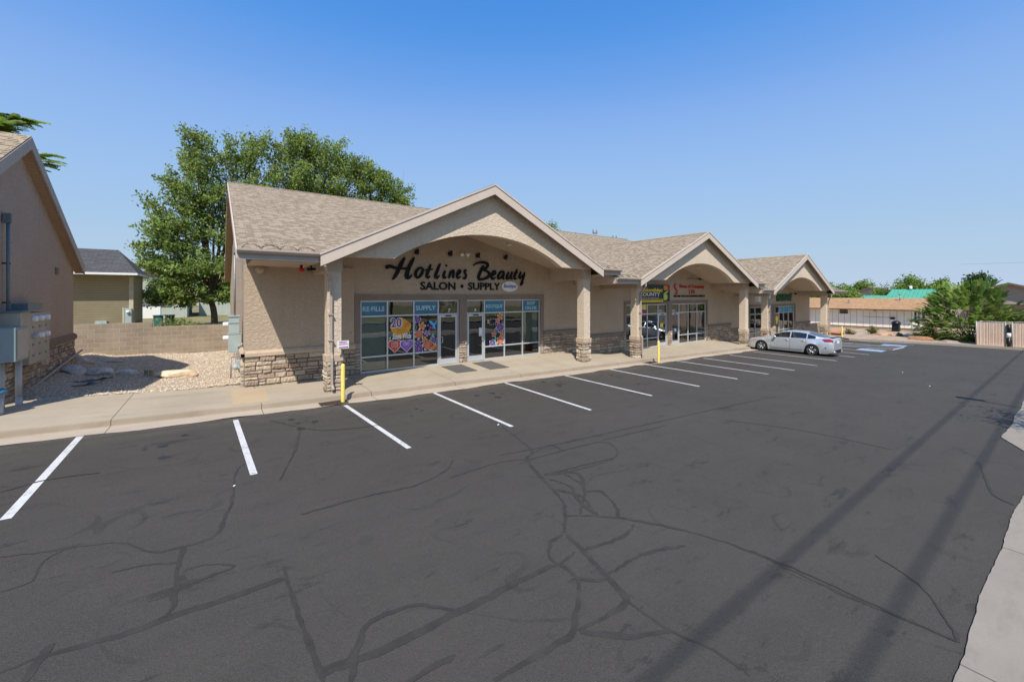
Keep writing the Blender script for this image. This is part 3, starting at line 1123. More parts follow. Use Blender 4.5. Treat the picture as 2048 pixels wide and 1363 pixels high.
def bee(par, cx, cz, s_, y):
    mb = MB()
    shape(mb, [(cx + s_ * .5 * math.cos(k * .6), cz + s_ * .38 * math.sin(k * .6)) for k in range(11)], y, 1)
    shape(mb, [(cx - s_ * .1, cz + s_ * .3), (cx - s_ * .5, cz + s_ * 1.0), (cx - s_ * .1, cz + s_ * .95)], y - .001, 0)
    shape(mb, [(cx + s_ * .05, cz + s_ * .3), (cx + s_ * .1, cz + s_ * 1.2), (cx + s_ * .45, cz + s_ * .9)], y - .001, 0)
    mb.build('painted_bee', [M['p_white'], M['p_gold']], par)


ZB, ZT, ZH = .61, 2.18, 2.79


def shopfront(ui, side):
    u = UN[ui]
    z = u['z']
    bs = u[side]
    door_i = len(bs) - 2 if side == 'L' else 0
    if ui == 2 and side == 'L':
        door_i = -1
    y0, y1 = YW + .05, YW + .15
    t = .028
    fr = MB()
    fr.box(bs[0], y0, z + ZH - .055, bs[-1], y1, z + ZH)
    gl = MB()
    for k, x in enumerate(bs):
        a = x if k == 0 else (x - 2 * t if k == len(bs) - 1 else x - t)
        fr.box(a, y0 + .002, z, a + 2 * t, y1 - .002, z + ZH - .055)
    for k in range(len(bs) - 1):
        a, b = bs[k] + (2 * t if k == 0 else t), bs[k + 1] - (2 * t if k == len(bs) - 2 else t)
        fr.box(a, y0 + .004, z + ZT - t, b, y1 - .004, z + ZT + t)
        gl.face([(a, y0 + .05, z + ZT + t), (b, y0 + .05, z + ZT + t), (b, y0 + .05, z + ZH - .055), (a, y0 + .05, z + ZH - .055)])
        if k != door_i:
            fr.box(a, y0 + .004, z + ZB - t, b, y1 - .004, z + ZB + t)
            fr.box(a, y0 + .004, z, b, y1 - .004, z + .07)
            for za, zb in ((z + .07, z + ZB - t), (z + ZB + t, z + ZT - t)):
                gl.face([(a, y0 + .05, za), (b, y0 + .05, za), (b, y0 + .05, zb), (a, y0 + .05, zb)])
    f = fr.build('window', M['alu'], B)
    gl.build('pane', M['glass'], f)
    if door_i >= 0:
        a, b = bs[door_i] + t + .012, bs[door_i + 1] - t - .012
        if door_i == 0:
            a += t
        else:
            b -= t
        yd0, yd1 = y0 + .01, y0 + .055
        d = MB()
        za, zb = z + .012, z + ZT - t - .01
        st = .085
        d.box(a, yd0, za, a + st, yd1, zb)
        d.box(b - st, yd0, za, b, yd1, zb)
        d.box(a + st, yd0, za, b - st, yd1, za + .24)
        d.box(a + st, yd0, zb - .10, b - st, yd1, zb)
        dd = d.build('door', M['alu'], B)
        g = MB()
        g.face([(a + st, yd0 + .02, za + .24), (b - st, yd0 + .02, za + .24), (b - st, yd0 + .02, zb - .10), (a + st, yd0 + .02, zb - .10)])
        g.build('pane', M['glass'], dd)
        h = MB()
        hx = a + .045 if side == 'L' else b - .045
        hx2 = hx + (.09 if side == 'L' else -.09)
        h.tube([(hx, yd0, z + 1.22), (hx + .0, yd0 - .07, z + 1.22), (hx2, yd0 - .07, z + 1.20), (hx2, yd0 - .07, z + .98), (hx, yd0 - .07, z + .96), (hx, yd0, z + .96)], .014, 6)
        h.build('handle', M['alu'], dd)
        cl = MB()
        cl.box(a + .3, yd0 - .05, zb - .06, b - .3, yd0 - .002, zb - .015)
        cl.build('door_closer', M['black'], dd)
    return f


def blinds(par, x0, x1, z0, z1, y=YW + .20):
    mb = MB()
    z = z0
    while z < z1:
        mb.box(x0, y, z, x1, y + .01, z + .030)
        z += .042
    mb.build('blind', M['blind'], par)


FRONT = {}
for ui in range(3):
    for sd in 'L', 'Rr':
        FRONT[ui, sd] = shopfront(ui, sd)
yfilm = YW + .094
for (ui, sd, k, txt, inset) in ((0, 'L', 0, ['RE·FILLS'], .16), (0, 'L', 2, ['SUPPLY'], .14), (0, 'Rr', 1, ['BOUTIQUE'], .14), (0, 'Rr', 3, ['SHOP', 'ONLINE'], .2)):
    bs = UN[ui][sd]
    z = UN[ui]['z']
    a, b = bs[k] + .03, bs[k + 1] - .03
    mb = MB()
    mb.box(a, yfilm, z + ZT + .03, b, yfilm + .004, z + ZH - .057, 0)
    if len(txt) == 1:
        text_fit(mb, txt[0], a + inset * .5, b - inset * .5, z + 2.37, z + 2.56, yfilm, .003, 1, bold=.02)
    else:
        text_fit(mb, txt[0], a + .26, b - .26, z + 2.51, z + 2.68, yfilm, .003, 1, bold=.02)
        text_fit(mb, txt[1], a + .16, b - .16, z + 2.27, z + 2.44, yfilm, .003, 1, bold=.02)
    mb.build('window_film', [M['film'], M['filmtext']], FRONT[ui, sd])
for k in (1, 2, 3):
    bs = UN[2]['Rr']
    a, b = bs[k] + .03, bs[k + 1] - .03
    mb = MB()
    z = UN[2]['z']
    mb.box(a, yfilm, z + ZT + .03, b, yfilm + .004, z + ZH - .057, 0)
    if k != 2:
        cx = (a + b) / 2
        shape(mb, [(cx + .10 * math.cos(t) * (1.2 - math.sin(t)) * .6, z + 2.44 + .13 * math.sin(t)) for t in [j * .45 for j in range(14)]], yfilm - .003, 1)
    mb.build('window_film', [M['film_teal'], M['p_green']], FRONT[2, 'Rr'])
z1_ = UN[0]['z']
fl, frr = FRONT[0, 'L'], FRONT[0, 'Rr']
blinds(fl, 4.46, 5.40, z1_ + .10, z1_ + 2.14)
blinds(frr, 12.22, 13.22, z1_ + .62, z1_ + 2.14)
blinds(frr, 10.0, 11.05, z1_ + 2.2, z1_ + 2.75)
# painted window: 20 off, store wide, two hearts
yp = YW + .092
mb = MB()
shape(mb, [(6.0 + .42 * math.cos(t) * (1 + .12 * math.sin(3 * t)), z1_ + 1.66 + .40 * math.sin(t) * (1 + .10 * math.cos(4 * t))) for t in [j * .25 for j in range(25)]], yp, 0)
text_fit(mb, '20', 5.57, 6.06, z1_ + 1.68, z1_ + 2.10, yp - .002, .002, 3, bold=.05)
text_fit(mb, '20', 5.60, 6.03, z1_ + 1.71, z1_ + 2.07, yp - .005, .002, 1, bold=.015)
text_fit(mb, 'off', 6.12, 6.38, z1_ + 1.68, z1_ + 1.92, yp - .002, .002, 2, shear=.2)
text_fit(mb, 'your entire', 5.85, 6.25, z1_ + 1.55, z1_ + 1.62, yp - .002, .002, 2)
text_fit(mb, 'purchase', 5.85, 6.28, z1_ + 1.44, z1_ + 1.53, yp - .002, .002, 2)
text_fit(mb, 'Store Wide', 5.64, 6.44, z1_ + 1.22, z1_ + 1.47, yp - .005, .002, 3, shear=.25, bold=.03)
mb.build('painted_offer', [M['p_gold'], M['p_purple'], M['p_red'], M['p_white']], fl)
dots(fl, [(5.70 + k * .062, z1_ + 1.15) for k in range(13)], yp - .002)
bee(fl, 5.55, z1_ + 1.22, .10, yp)
heart(fl, 5.75, z1_ + .97, .275, 'p_red', yp, ['HAIR', 'COLOR', '& CUT'])
heart(fl, 6.25, z1_ + .95, .275, 'p_lilac', yp - .003, ['BEAUTY', 'SUPPLY'])
for (cx, cz, r_, mt, ph, n_) in ((6.72, 1.98, .14, 'p_purple', .3, 5), (6.92, 1.70, .15, 'p_orange', .1, 5), (6.78, 1.37, .19, 'p_coral', .5, 6), (7.15, 1.40, .12, 'p_lilac', .9, 5), (7.02, 1.13, .12, 'p_orange', 0, 5),
                             (6.73, 1.02, .13, 'p_purple', .2, 5), (6.77, .76, .19, 'p_purple', .6, 5), (7.18, .90, .23, 'p_coral', 1.0, 6), (7.46, 1.08, .13, 'p_purple', .4, 5), (7.42, .80, .15, 'p_orange', .5, 5), (7.54, .72, .07, 'p_coral', 0, 5)):
    flower(fl, cx, z1_ + cz, r_, mt, yp, ph, n_)
dots(fl, [(6.63 + .03 * math.sin(k), z1_ + 1.55 + k * .07) for k in range(5)] + [(7.0 + k * .06, z1_ + 1.0 - k * .05) for k in range(4)] + [(7.3 + k * .05, z1_ + 1.2 + .02 * k) for k in range(4)] + [(7.47 + k * .04, z1_ + .93) for k in range(3)], yp)
for (cx, cz) in ((7.18, 1.72), (7.30, 1.62), (7.24, 1.52), (7.4, 1.6)):
    mb = MB()
    shape(mb, [(cx + .04 * math.cos(k * .7), z1_ + cz + .05 * math.sin(k * .7)) for k in range(9)], yp, 0)
    mb.build('painted_petal', M['p_lilac'], fl)
mb = MB()   # a small blue bird
shape(mb, [(7.22, z1_ + 1.92), (7.36, z1_ + 1.88), (7.46, z1_ + 1.80), (7.60, z1_ + 1.96), (7.58, z1_ + 1.80), (7.50, z1_ + 1.70), (7.54, z1_ + 1.54), (7.44, z1_ + 1.58), (7.38, z1_ + 1.72), (7.28, z1_ + 1.80)], yp, 0)
mb.build('painted_bird', M['p_blue'], fl)
for pts in ([(7.3, 1.10), (7.36, 1.30), (7.44, 1.42), (7.42, 1.26)], [(7.26, 1.02), (7.30, 1.12), (7.34, 1.06), (7.30, .98)]):
    mb = MB()
    shape(mb, [(a, z1_ + b) for a, b in pts], yp, 0)
    mb.build('painted_leaf', M['p_teal'], fl)
for (cx, cz, r_, mt, ph, n_) in ((10.88, 2.00, .16, 'p_orange', .4, 5), (10.72, 1.78, .12, 'p_coral', 0, 5), (10.86, 1.46, .21, 'p_purple', .7, 5), (10.52, 1.15, .12, 'p_coral', .2, 5), (10.98, 1.12, .12, 'p_orange', 0, 5), (10.88, .84, .21, 'p_coral', .5, 6), (10.43, .76, .16, 'p_purple', .1, 5)):
    flower(frr, cx, z1_ + cz, r_, mt, yp, ph, n_)
bee(frr, 10.2, z1_ + 1.72, .11, yp)
dots(frr, [(10.33 + .25 * t - .12 * math.sin(6 * t), z1_ + 1.78 - .3 * t + .06 * math.cos(9 * t)) for t in [j / 9 for j in range(10)]] + [(10.62, z1_ + 2.08), (11.02, z1_ + 1.7), (10.98, z1_ + 1.72), (11.0, z1_ + 1.3), (10.55, z1_ + 1.38), (10.6, z1_ + 1.3)], yp)
mb = MB()
brush(mb, [(10.62, z1_ + 1.05), (10.58, z1_ + .9), (10.60, z1_ + .75), (10.70, z1_ + .58)], [.03, .07, .08, .03], yp, .002)
mb.build('painted_leaf', M['p_teal'], frr)
# round wire shade behind the upper pane, notice on the door glass
mb = MB()
mb.lathe([(.02, .30), (.12, .26), (.24, .12), (.30, -.05), (.22, -.22), (.05, -.30)], (11.6, YW + .55, z1_ + 2.46), n=10)
mb.build('wire_ornament', M['black'], frr)
mb = MB()
mb.box(9.68, YW + .066, z1_ + 1.12, 9.86, YW + .069, z1_ + 1.50)
mb.build('notice', M['white'], frr)
for (xx, zz, ui, tx) in ((8.18, 2.26, 0, '7'), (23.7, 2.27, 1, '101'), (25.25, 2.27, 1, '102'), (9.5, 2.26, 0, '6')):
    mb = MB()
    zz += UN[ui]['z']
    w_ = .055 * len(tx)
    text_fit(mb, tx, xx - w_, xx + w_, zz, zz + .14, YW + .092, .003, 0, bold=.02)
    mb.build('unit_number', M['white'], FRONT[ui, 'L' if xx < UN[ui]['c'] + .3 else 'Rr'])
# second shop: hanging flag, door stickers
z2_ = UN[1]['z']
mb = MB()
for (a, b, mm) in ((2.46, 2.74, 0), (2.33, 2.46, 1), (2.20, 2.33, 2)):
    mb.box(21.6, yfilm, z2_ + a, 22.20, yfilm + .004, z2_ + b, mm)
mb.build('flag', [M['p_yellow'], M['flagblue'], M['flagred']], FRONT[1, 'L'])
for (a, b, c, d, mt) in ((23.62, 1.72, 23.86, 2.0, 'film'), (23.66, 1.25, 24.0, 1.52, 'p_yellow'), (25.3, .9, 25.5, 1.1, 'white')):
    mb = MB()
    mb.box(a, YW + .064, z2_ + b, c, YW + .068, z2_ + d)
    mb.build('door_sticker', M[mt], FRONT[1, 'L' if a < 24.4 else 'Rr'])
z3_ = UN[2]['z']
mb = MB()
mb.box(41.42, YW + .062, z3_ + .9, 42.14, YW + .068, z3_ + 2.08, 0)
shape(mb, [(41.78 + .26 * math.cos(t) * (1 + .3 * math.sin(3 * t)), z3_ + 1.55 + .42 * math.sin(t)) for t in [j * .4 for j in range(16)]], YW + .058, 1)
mb.build('door_poster', [plain('brown_print', (.10, .05, .02), .5), M['p_yellow']], FRONT[2, 'Rr'])

# interiors seen through the glass
mb = MB()
for u in UN:
    z = u['z']
    a, b = u['wx0'] + .4, u['wx1'] - .4
    mb.face([(a, YW + .23, z + .01), (b, YW + .23, z + .01), (b, 21, z + .01), (a, 21, z + .01)], 1)
    mb.face([(a, 21, z), (b, 21, z), (b, 21, z + 3), (a, 21, z + 3)], 0)
    mb.face([(a, YW + .23, z + 2.95), (b, YW + .23, z + 2.95), (b, 21, z + 2.95), (a, 21, z + 2.95)], 0)
    for x in (a, b, (u['L'][-1] + u['Rr'][0]) / 2):
        mb.box(x - .05, YW + .23, z, x + .05, 21, z + 2.95, 0)
    for k in range(7):
        xx = a + 2.2 + k * 1.7
        mb.box(xx, 18.2 + (k % 3) * .5, z + .01, xx + .9, 18.6 + (k % 3) * .5, z + .9 + (k % 4) * .28, 2)
mb.build('interior', [M['interior'], M['interior_floor'], plain('interior_shelving', (.20, .17, .13), .8, .3, 2)], B)

# columns
def column(x0, w, u, top, yb=13.51):
    c = (x0 + w / 2)
    zb = zwalk(c, yb)
    mb = MB()
    mb.box(x0, yb, zb + 1.13, x0 + w, yb + w, top)
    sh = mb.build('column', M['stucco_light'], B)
    mb = MB()
    mb.box(x0 - .05, yb - .05, zb + .94, x0 + w + .05, yb + w + .05, zb + 1.15)
    mb.build('column_cap', M['cap'], sh, bevel=.012)
    mb = MB()
    sd = int(x0 * 10)
    d = dict(hb=(.10, .20), wb=(.2, .45), zb=zb - .12)
    z1 = zb + .94
    veneer(mb, (0, yb, 0), (1, 0, 0), (0, -1, 0), x0 - .02, x0 + w + .02, zb, z1, sd, **d)
    veneer(mb, (x0, 0, 0), (0, 1, 0), (-1, 0, 0), yb - .02, yb + w + .02, zb, z1, sd, **d)
    veneer(mb, (x0 + w, 0, 0), (0, 1, 0), (1, 0, 0), yb - .02, yb + w + .02, zb, z1, sd + 5, **d)
    veneer(mb, (0, yb + w, 0), (1, 0, 0), (0, 1, 0), x0 - .02, x0 + w + .02, zb, z1, sd + 6, **d)
    mb.build('stone_base', [M['stone'], M['mortar']], sh)
    # beam back to the wall and block over the column
    mb = MB()
    mb.box(x0 - .03, yb - .03, top, x0 + w + .03, YW, u['z'] + 4.36)
    mb.build('beam', M['ceiling'], sh)


COLX = [(2.74, 14.0), (18.0, 30.25), (33.75, 46.35)]
for u, (a, b) in zip(UN, COLX):
    column(a, .41, u, u['z'] + 3.75)
    column(b, .43, u, u['z'] + 3.75)

# gable fronts, ceilings, roofs
RS = .06
for ui, u in enumerate(UN):
    c, z, hw, aw = u['c'], u['z'], u['hw'], u['aw']
    ze = z + 4.25
    za = z + 7.23
    sl = (za - ze) / hw
    # arch wall
    gw = hw - .45
    RA = (aw * aw + 1.09 ** 2) / (2 * 1.09)
    arch = [(c - aw + 2 * aw * k / 28, z + 4.23 + 1.09 - RA + math.sqrt(RA * RA - (aw * (k - 14) / 14) ** 2)) for k in range(29)]
    top = lambda x: za - .10 - sl * abs(x - c)
    mb = MB()
    y0, y1 = YG, YG + .28
    bl = z + 4.21
    xsA = [c - gw] + [p[0] for p in arch] + [c + gw]
    bot = [bl] + [p[1] for p in arch] + [bl]
    for k in range(len(xsA) - 1):
        a, b = xsA[k], xsA[k + 1]
        ba, bb = bot[k], bot[k + 1]
        ta, tb = top(a), top(b)
        mb.face([(a, y0, ba), (b, y0, bb), (b, y0, tb), (a, y0, ta)])
        mb.face([(b, y1, bb), (a, y1, ba), (a, y1, ta), (b, y1, tb)])
        mb.face([(a, y1, ba), (b, y1, bb), (b, y0, bb), (a, y0, ba)], 0)
    mb.face([(c - gw, y0, bl), (c - gw, y1, bl), (c - gw, y1, top(c - gw)), (c - gw, y0, top(c - gw))])
    mb.face([(c + gw, y0, bl), (c + gw, y1, bl), (c + gw, y1, top(c + gw)), (c + gw, y0, top(c + gw))])
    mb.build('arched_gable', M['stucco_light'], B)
    # porch ceiling: two slopes rising to the middle
    mb = MB()
    zc = z + 5.75
    for s_ in (-1, 1):
        mb.face([(c + s_ * 5.9, YG + .28, z + 4.23), (c, YG + .28, zc), (c, YW, zc), (c + s_ * 5.9, YW, z + 4.23)])
    mb.build('porch_ceiling', M['ceiling'], B)
    # gable roof
    mb = MB()
    yv = YE + (za - ze) / SL
    for s_ in (-1, 1):
        pr = [(c, YF + .01, za), (c, yv, za), (c + s_ * hw, YE, ze), (c + s_ * hw, YF + .01, ze)]
        k = math.hypot(1, sl)
        uv = [(p[1], (hw - abs(p[0] - c)) * k) for p in pr]
        mb.face(pr, 0, None, uv)
        mb.face([(p[0], p[1], p[2] - RS) for p in pr], 1)
        mb.face([pr[0], pr[3], (pr[3][0], pr[3][1], pr[3][2] - RS), (pr[0][0], pr[0][1], pr[0][2] - RS)], 1)
        mb.face([pr[2], pr[3], (pr[3][0], pr[3][1], pr[3][2] - RS), (pr[2][0], pr[2][1], pr[2][2] - RS)], 1)
    # ridge cap pieces
    y = YF + .02
    while y < yv - .1:
        for s_ in (-1, 1):
            mb.face([(c, y, za + .022), (c, y + .26, za + .010), (c + s_ * .15, y + .26, za + .012 - .15 * sl), (c + s_ * .15, y, za + .024 - .15 * sl)], 0, None, [(.05, .05), (.25, .05), (.25, .12), (.05, .12)])
        y += .24
    gr = mb.build('gable_roof', [M['shingle'], M['soffit_ribbed'] if False else M['ceiling']], B)
    # barge boards: main board and thin upper strip
    mb = MB()
    for s_ in (-1, 1):
        P = lambda d, dz: (c + s_ * d, za - sl * d + dz)
        e = hw + .02
        mb.prism([P(0, -.055), P(e, -.055), P(e, -.385), P(0, -.385 - .0)], YF - .03, YF + .012)
        mb.prism([P(0, .012), P(e + .02, .012), P(e + .02, -.05), P(0, -.05)], YF - .055, YF + .004)
    mb.build('barge_board', M['fascia'], gr)

# main roofs
for ui, u in enumerate(UN):
    c, hw = u['c'], u['hw']
    ze = u['z'] + 4.25
    zr = ze + SL * (YR - YE)
    za = u['z'] + 7.23
    yv = YE + (za - ze) / SL
    k = math.hypot(1, SL)
    x0, x1 = u['x0'], u['x1']
    mb = MB()
    Z = lambda y: ze + SL * (min(y, 2 * YR - y) - YE)

    def poly(pts, m, dz=0.):
        q = [(x, y, Z(y) + dz) for x, y in pts]
        mb.face(q, m, None, [(x, (min(y, 2 * YR - y) - YE) * k) for x, y in pts] if m == 0 else None)
    for m, dz in ((0, 0), (1, -RS)):
        poly([(x0, YE), (c - hw, YE), (c, yv), (c, YR), (x0, YR)], m, dz)
        poly([(c + hw, YE), (x1, YE), (x1, YR), (c, YR), (c, yv)], m, dz)
        poly([(x0, YR), (x1, YR), (x1, 2 * YR - YE), (x0, 2 * YR - YE)], m, dz)
    for x in (x0, x1):
        mb.face([(x, YE, ze), (x, YR, zr), (x, YR, zr - RS), (x, YE, ze - RS)], 1)
        mb.face([(x, 2 * YR - YE, ze), (x, YR, zr), (x, YR, zr - RS), (x, 2 * YR - YE, ze - RS)], 1)
    x = x0
    while x < x1 - .1:
        for s_ in (-1, 1):
            mb.face([(x, YR, zr + .022), (x + .26, YR, zr + .012), (x + .26, YR + s_ * .15, zr + .012 - .15 * SL), (x, YR + s_ * .15, zr + .024 - .15 * SL)], 0, None, [(.05, .05), (.25, .05), (.25, .12), (.05, .12)])
        x += .24
    rf = mb.build('roof', [M['shingle'], M['ceiling']], B)
    # end barge boards (left end of first roof, stepped right ends)
    for x, t, on in ((x0, -.03, ui == 0), (x1, .0, True)):
        if not on:
            continue
        mb = MB()
        mb.prism([(YE - .02, ze - .02), (YR, zr - .02), (2 * YR - YE, ze - .02), (2 * YR - YE, ze - .26), (YR, zr - .24), (YE - .02, ze - .26)], x + t, x + t + .03, 'YZ')
        mb.build('barge_board', M['fascia'], rf)
    # soffits and gutters on the flat eaves either side of the gable
    spans = [(x0, c - hw - .03), (c + hw + .03, x1)]
    for si, (a, b) in enumerate(spans):
        if b - a < .3:
            continue
        mb = MB()
        mb.box(a, YE - .02, ze - .27, b, YE + .02, ze - .03)
        mb.build('eave_board', M['fascia_left'], rf)
        mb = MB()
        mb.box(max(a, XL) if ui == 0 and si == 0 else a, YE + .02, ze - .29, b, YW, ze - .26)
        mb.build('soffit', M['ceiling'], rf)
        if (si == 0 and ui > 0) or si == 1:
            xe = x0 + .01 if si == 0 else x1 - .04
            mb = MB()
            mb.prism([(YE + .021, ze - .258), (YW - .01, ze - .258), (YW - .01, ze + SL * (YW - YE) - .075), (YE + .021, ze - .07)], xe, xe + .03, 'YZ')
            mb.build('eave_return', M['fascia'], rf)
        g = MB()
        g.prism([(YE - .02, ze - .01), (YE - .025, ze - .12), (YE - .10, ze - .12), (YE - .15, ze - .05), (YE - .15, ze + .01), (YE - .135, ze + .01), (YE - .13, ze - .04), (YE - .09, ze - .10), (YE - .035, ze - .10), (YE - .03, ze - .01)], a - .01, b, 'YZ')
        gu = g.build('gutter', M['gutter'], rf)
        # de-icing cable loops near the eave
        pth = []
        x = a + .1
        lift = .035
        Zs = lambda d: ze + SL * d + lift
        nl = max(1, int((b - a) / .5))
        stp = (b - a - .2) / nl
        for q in range(nl):
            for t in [j / 10 for j in range(11)]:
                d = .05 + .38 * math.sin(math.pi * t) ** .7
                pth.append((x + stp * (q + t), YE + d, Zs(d) - (.0 if 0 < t < 1 else .02)))
        hm = MB()
        hm.tube(pth, .008, 4)
        hm.build('heat_cable', M['black'], rf)
    if ui == 0:
        # soffit under the left rake, ribbed
        mb = MB()
        for (ya, yb) in ((YE, YR), (2 * YR - YE, YR)):
            za_, zb_ = ze - .27, zr - .27
            mb.face([(x0, ya, za_), (XL, ya, za_), (XL, yb, zb_), (x0, yb, zb_)])
        mb.build('rake_soffit', M['soffit_ribbed'], rf)
    # roof vents
    if ui == 1:
        for (vx, vy, vh) in ((28.6, 26.3, .75), (32.0 - .6, 26.3, .45)):
            mb = MB()
            zb = Z(vy) - .1
            mb.cyl((vx, vy, zb), (vx, vy, zb + vh + .2), .05, n=8)
            mb.cyl((vx + .3, vy, zb), (vx + .3, vy, zb + vh + .2), .05, n=8)
            mb.box(vx - .15, vy - .08, zb + vh + .18, vx + .45, vy + .08, zb + vh + .28)
            for q in (-.1, .4):
                mb.box(vx + q - .03, vy - .05, zb + vh + .28, vx + q + .03, vy + .05, zb + vh + .5)
            mb.build('roof_vent', M['pipe'], rf)

# stepped wall ends where the roof drops
# downspouts
def downspout(x, y, ztop, yc, zb):
    mb = MB()
    s = .045

    def seg(a, b):
        a, b = Vector(a), Vector(b)
        mb.cyl(a, b, s, s, 4, 0, True, False)
    seg((x, y, ztop), (x, y, ztop - .28))
    seg((x, y, ztop - .26), (x + .28, yc, ztop - .62))
    seg((x + .28, yc, ztop - .58), (x + .28, yc, zb + 1.2))
    seg((x + .28, yc, zb + 1.22), (x + .28, yc - .10, zb + 1.06))
    seg((x + .28, yc - .10, zb + 1.08), (x + .28, yc - .10, zb + .22))
    seg((x + .28, yc - .10, zb + .24), (x + .30, yc - .22, zb + .12))
    for zz in (1.6, 2.4):
        mb.box(x + .21, yc - .06, zb + zz, x + .35, yc + .06, zb + zz + .03)
    return mb.build('downspout', M['gutter'], B)


downspout(2.55, YE - .08, 4.28, 13.44, zwalk(2.9, 13.5))
downspout(17.95, YE - .08, 3.88, 13.44, zwalk(18.3, 13.5))
downspout(33.75, YE - .08, 3.42, 13.44, zwalk(33.7, 13.5))
downspout(46.55, 13.2, 3.2, 13.44, zwalk(46.5, 13.5))

# recessed porch lamps (unlit lenses)
for ui, u in enumerate(UN):
    for dx in (-2.4, 1.9):
        zc = u['z'] + 4.23 + (5.75 - 4.23) * (1 - abs(dx) / 5.9)
        mb = MB()
        mb.cyl((u['c'] + dx, 14.6, zc - .06), (u['c'] + dx, 14.6, zc + .01), .11, n=14)
        mb.build('downlight', M['white'], B)

# ------------------------------------------------------------ signs and fittings on the shop fronts
SG = MB()
STR = [
    # H
    [(6.43, 4.50, .10), (6.22, 4.20, .20), (6.02, 3.86, .20), (5.86, 3.62, .16), (5.72, 3.49, .06)],
    [(7.00, 4.53, .08), (6.86, 4.34, .18), (6.68, 4.05, .20), (6.56, 3.76, .22), (6.58, 3.60, .20), (6.72, 3.60, .12), (6.86, 3.72, .07)],
    [(5.36, 4.02, .20), (5.58, 4.08, .17), (5.90, 4.02, .13), (6.25, 4.00, .11), (6.62, 4.02, .12)],
    # o
    [(7.40, 4.08, .10), (7.20, 3.98, .15), (7.08, 3.78, .17), (7.14, 3.62, .12), (7.34, 3.66, .14), (7.50, 3.86, .16), (7.52, 4.02, .12), (7.40, 4.09, .08)],
    # t
    [(8.03, 4.24, .09), (7.92, 4.02, .15), (7.80, 3.80, .17), (7.78, 3.66, .15), (7.88, 3.62, .11), (7.99, 3.70, .05)],
    [(7.66, 3.97, .07), (7.90, 3.99, .11), (8.16, 4.03, .06)],
    # l
    [(8.64, 4.30, .08), (8.52, 4.10, .16), (8.38, 3.82, .17), (8.34, 3.66, .16), (8.44, 3.61, .11), (8.60, 3.74, .05)],
    # i
    [(8.98, 3.98, .08), (8.90, 3.84, .15), (8.86, 3.68, .15), (8.94, 3.62, .10), (9.04, 3.70, .05)],
    [(9.02, 4.20, .12), (9.07, 4.25, .13)],
    # n
    [(9.36, 3.99, .08), (9.30, 3.84, .14), (9.22, 3.62, .11)],
    [(9.26, 3.72, .06), (9.42, 3.94, .10), (9.53, 4.0, .12), (9.53, 3.86, .15), (9.50, 3.68, .13), (9.60, 3.66, .05)],
    # e
    [(9.80, 3.80, .06), (9.98, 3.90, .11), (10.02, 4.00, .10), (9.92, 4.03, .10), (9.82, 3.90, .14), (9.78, 3.72, .16), (9.86, 3.63, .11), (10.03, 3.72, .05)],
    # s
    [(10.44, 4.02, .10), (10.34, 4.04, .10), (10.30, 3.96, .12), (10.38, 3.84, .13), (10.40, 3.72, .13), (10.30, 3.62, .12), (10.17, 3.66, .08)],
]
STB = [
    # B
    [(.00, 4.35, .05), (.22, 4.49, .09), (.52, 4.55, .12), (.74, 4.48, .14), (.73, 4.32, .14), (.52, 4.14, .10)],
    [(.55, 4.38, .08), (.44, 4.18, .15), (.32, 3.88, .16), (.26, 3.70, .14)],
    [(.50, 4.13, .07), (.72, 4.08, .12), (.84, 3.94, .14), (.76, 3.76, .14), (.56, 3.66, .12), (.34, 3.63, .14), (.26, 3.72, .12)],
    # e
    [(.98, 3.84, .06), (1.15, 3.96, .11), (1.16, 4.08, .10), (1.06, 4.08, .10), (.97, 3.92, .14), (.95, 3.76, .15), (1.03, 3.67, .11), (1.18, 3.76, .05)],
    # a
    [(1.62, 4.10, .08), (1.48, 4.08, .11), (1.34, 3.90, .14), (1.30, 3.74, .13), (1.38, 3.69, .09), (1.52, 3.84, .10), (1.64, 4.06, .10)],
    [(1.64, 4.08, .09), (1.60, 3.90, .14), (1.58, 3.72, .13), (1.66, 3.68, .05)],
    # u
    [(1.90, 4.08, .08), (1.82, 3.90, .14), (1.78, 3.74, .13), (1.86, 3.70, .09), (1.98, 3.84, .07)],
    [(2.10, 4.10, .08), (2.04, 3.92, .14), (2.01, 3.74, .13), (2.12, 3.70, .05)],
    # t
    [(2.38, 4.24, .08), (2.30, 4.04, .13), (2.23, 3.84, .14), (2.22, 3.74, .12), (2.30, 3.70, .08), (2.38, 3.76, .04)],
    [(2.18, 4.02, .05), (2.30, 4.05, .08), (2.43, 4.08, .05)],
    # y
    [(2.60, 4.12, .08), (2.54, 3.96, .13), (2.50, 3.80, .12), (2.58, 3.76, .08), (2.72, 3.94, .07)],
    [(2.82, 4.10, .08), (2.78, 3.90, .12), (2.68, 3.60, .12), (2.60, 3.42, .11), (2.62, 3.38, .09), (2.74, 3.52, .06)],
]
for i, stp in enumerate(STR):
    q = [(5.35 + (a - 5.36) * .712, 3.87 + (b - 3.60) * .88) for a, b, w in stp]
    brush(SG, q, [w * .82 for _, _, w in stp], YW - .02 - .0011 * (i % 3), .035)
for i, stp in enumerate(STB):
    q = [(9.30 + a * 1.045, 3.87 + (b - 3.63) * .85) for a, b, w in stp]
    brush(SG, q, [w * .95 for _, _, w in stp], YW - .02 - .0011 * (i % 3), .035)
tag(SG.build('sign', M['blacksign']), 'large black brush script lettering over the first shop windows', 'sign')
mb = MB()
text_fit(mb, 'SALON', 6.79, 8.42, 3.37, 3.71, YW - .015, .03, 0, bold=.018)
text_fit(mb, 'SUPPLY', 9.06, 10.79, 3.38, 3.72, YW - .015, .03, 0, bold=.018)
mb.cyl((8.75, YW - .045, 3.54), (8.75, YW - .01, 3.54), .075, n=14)
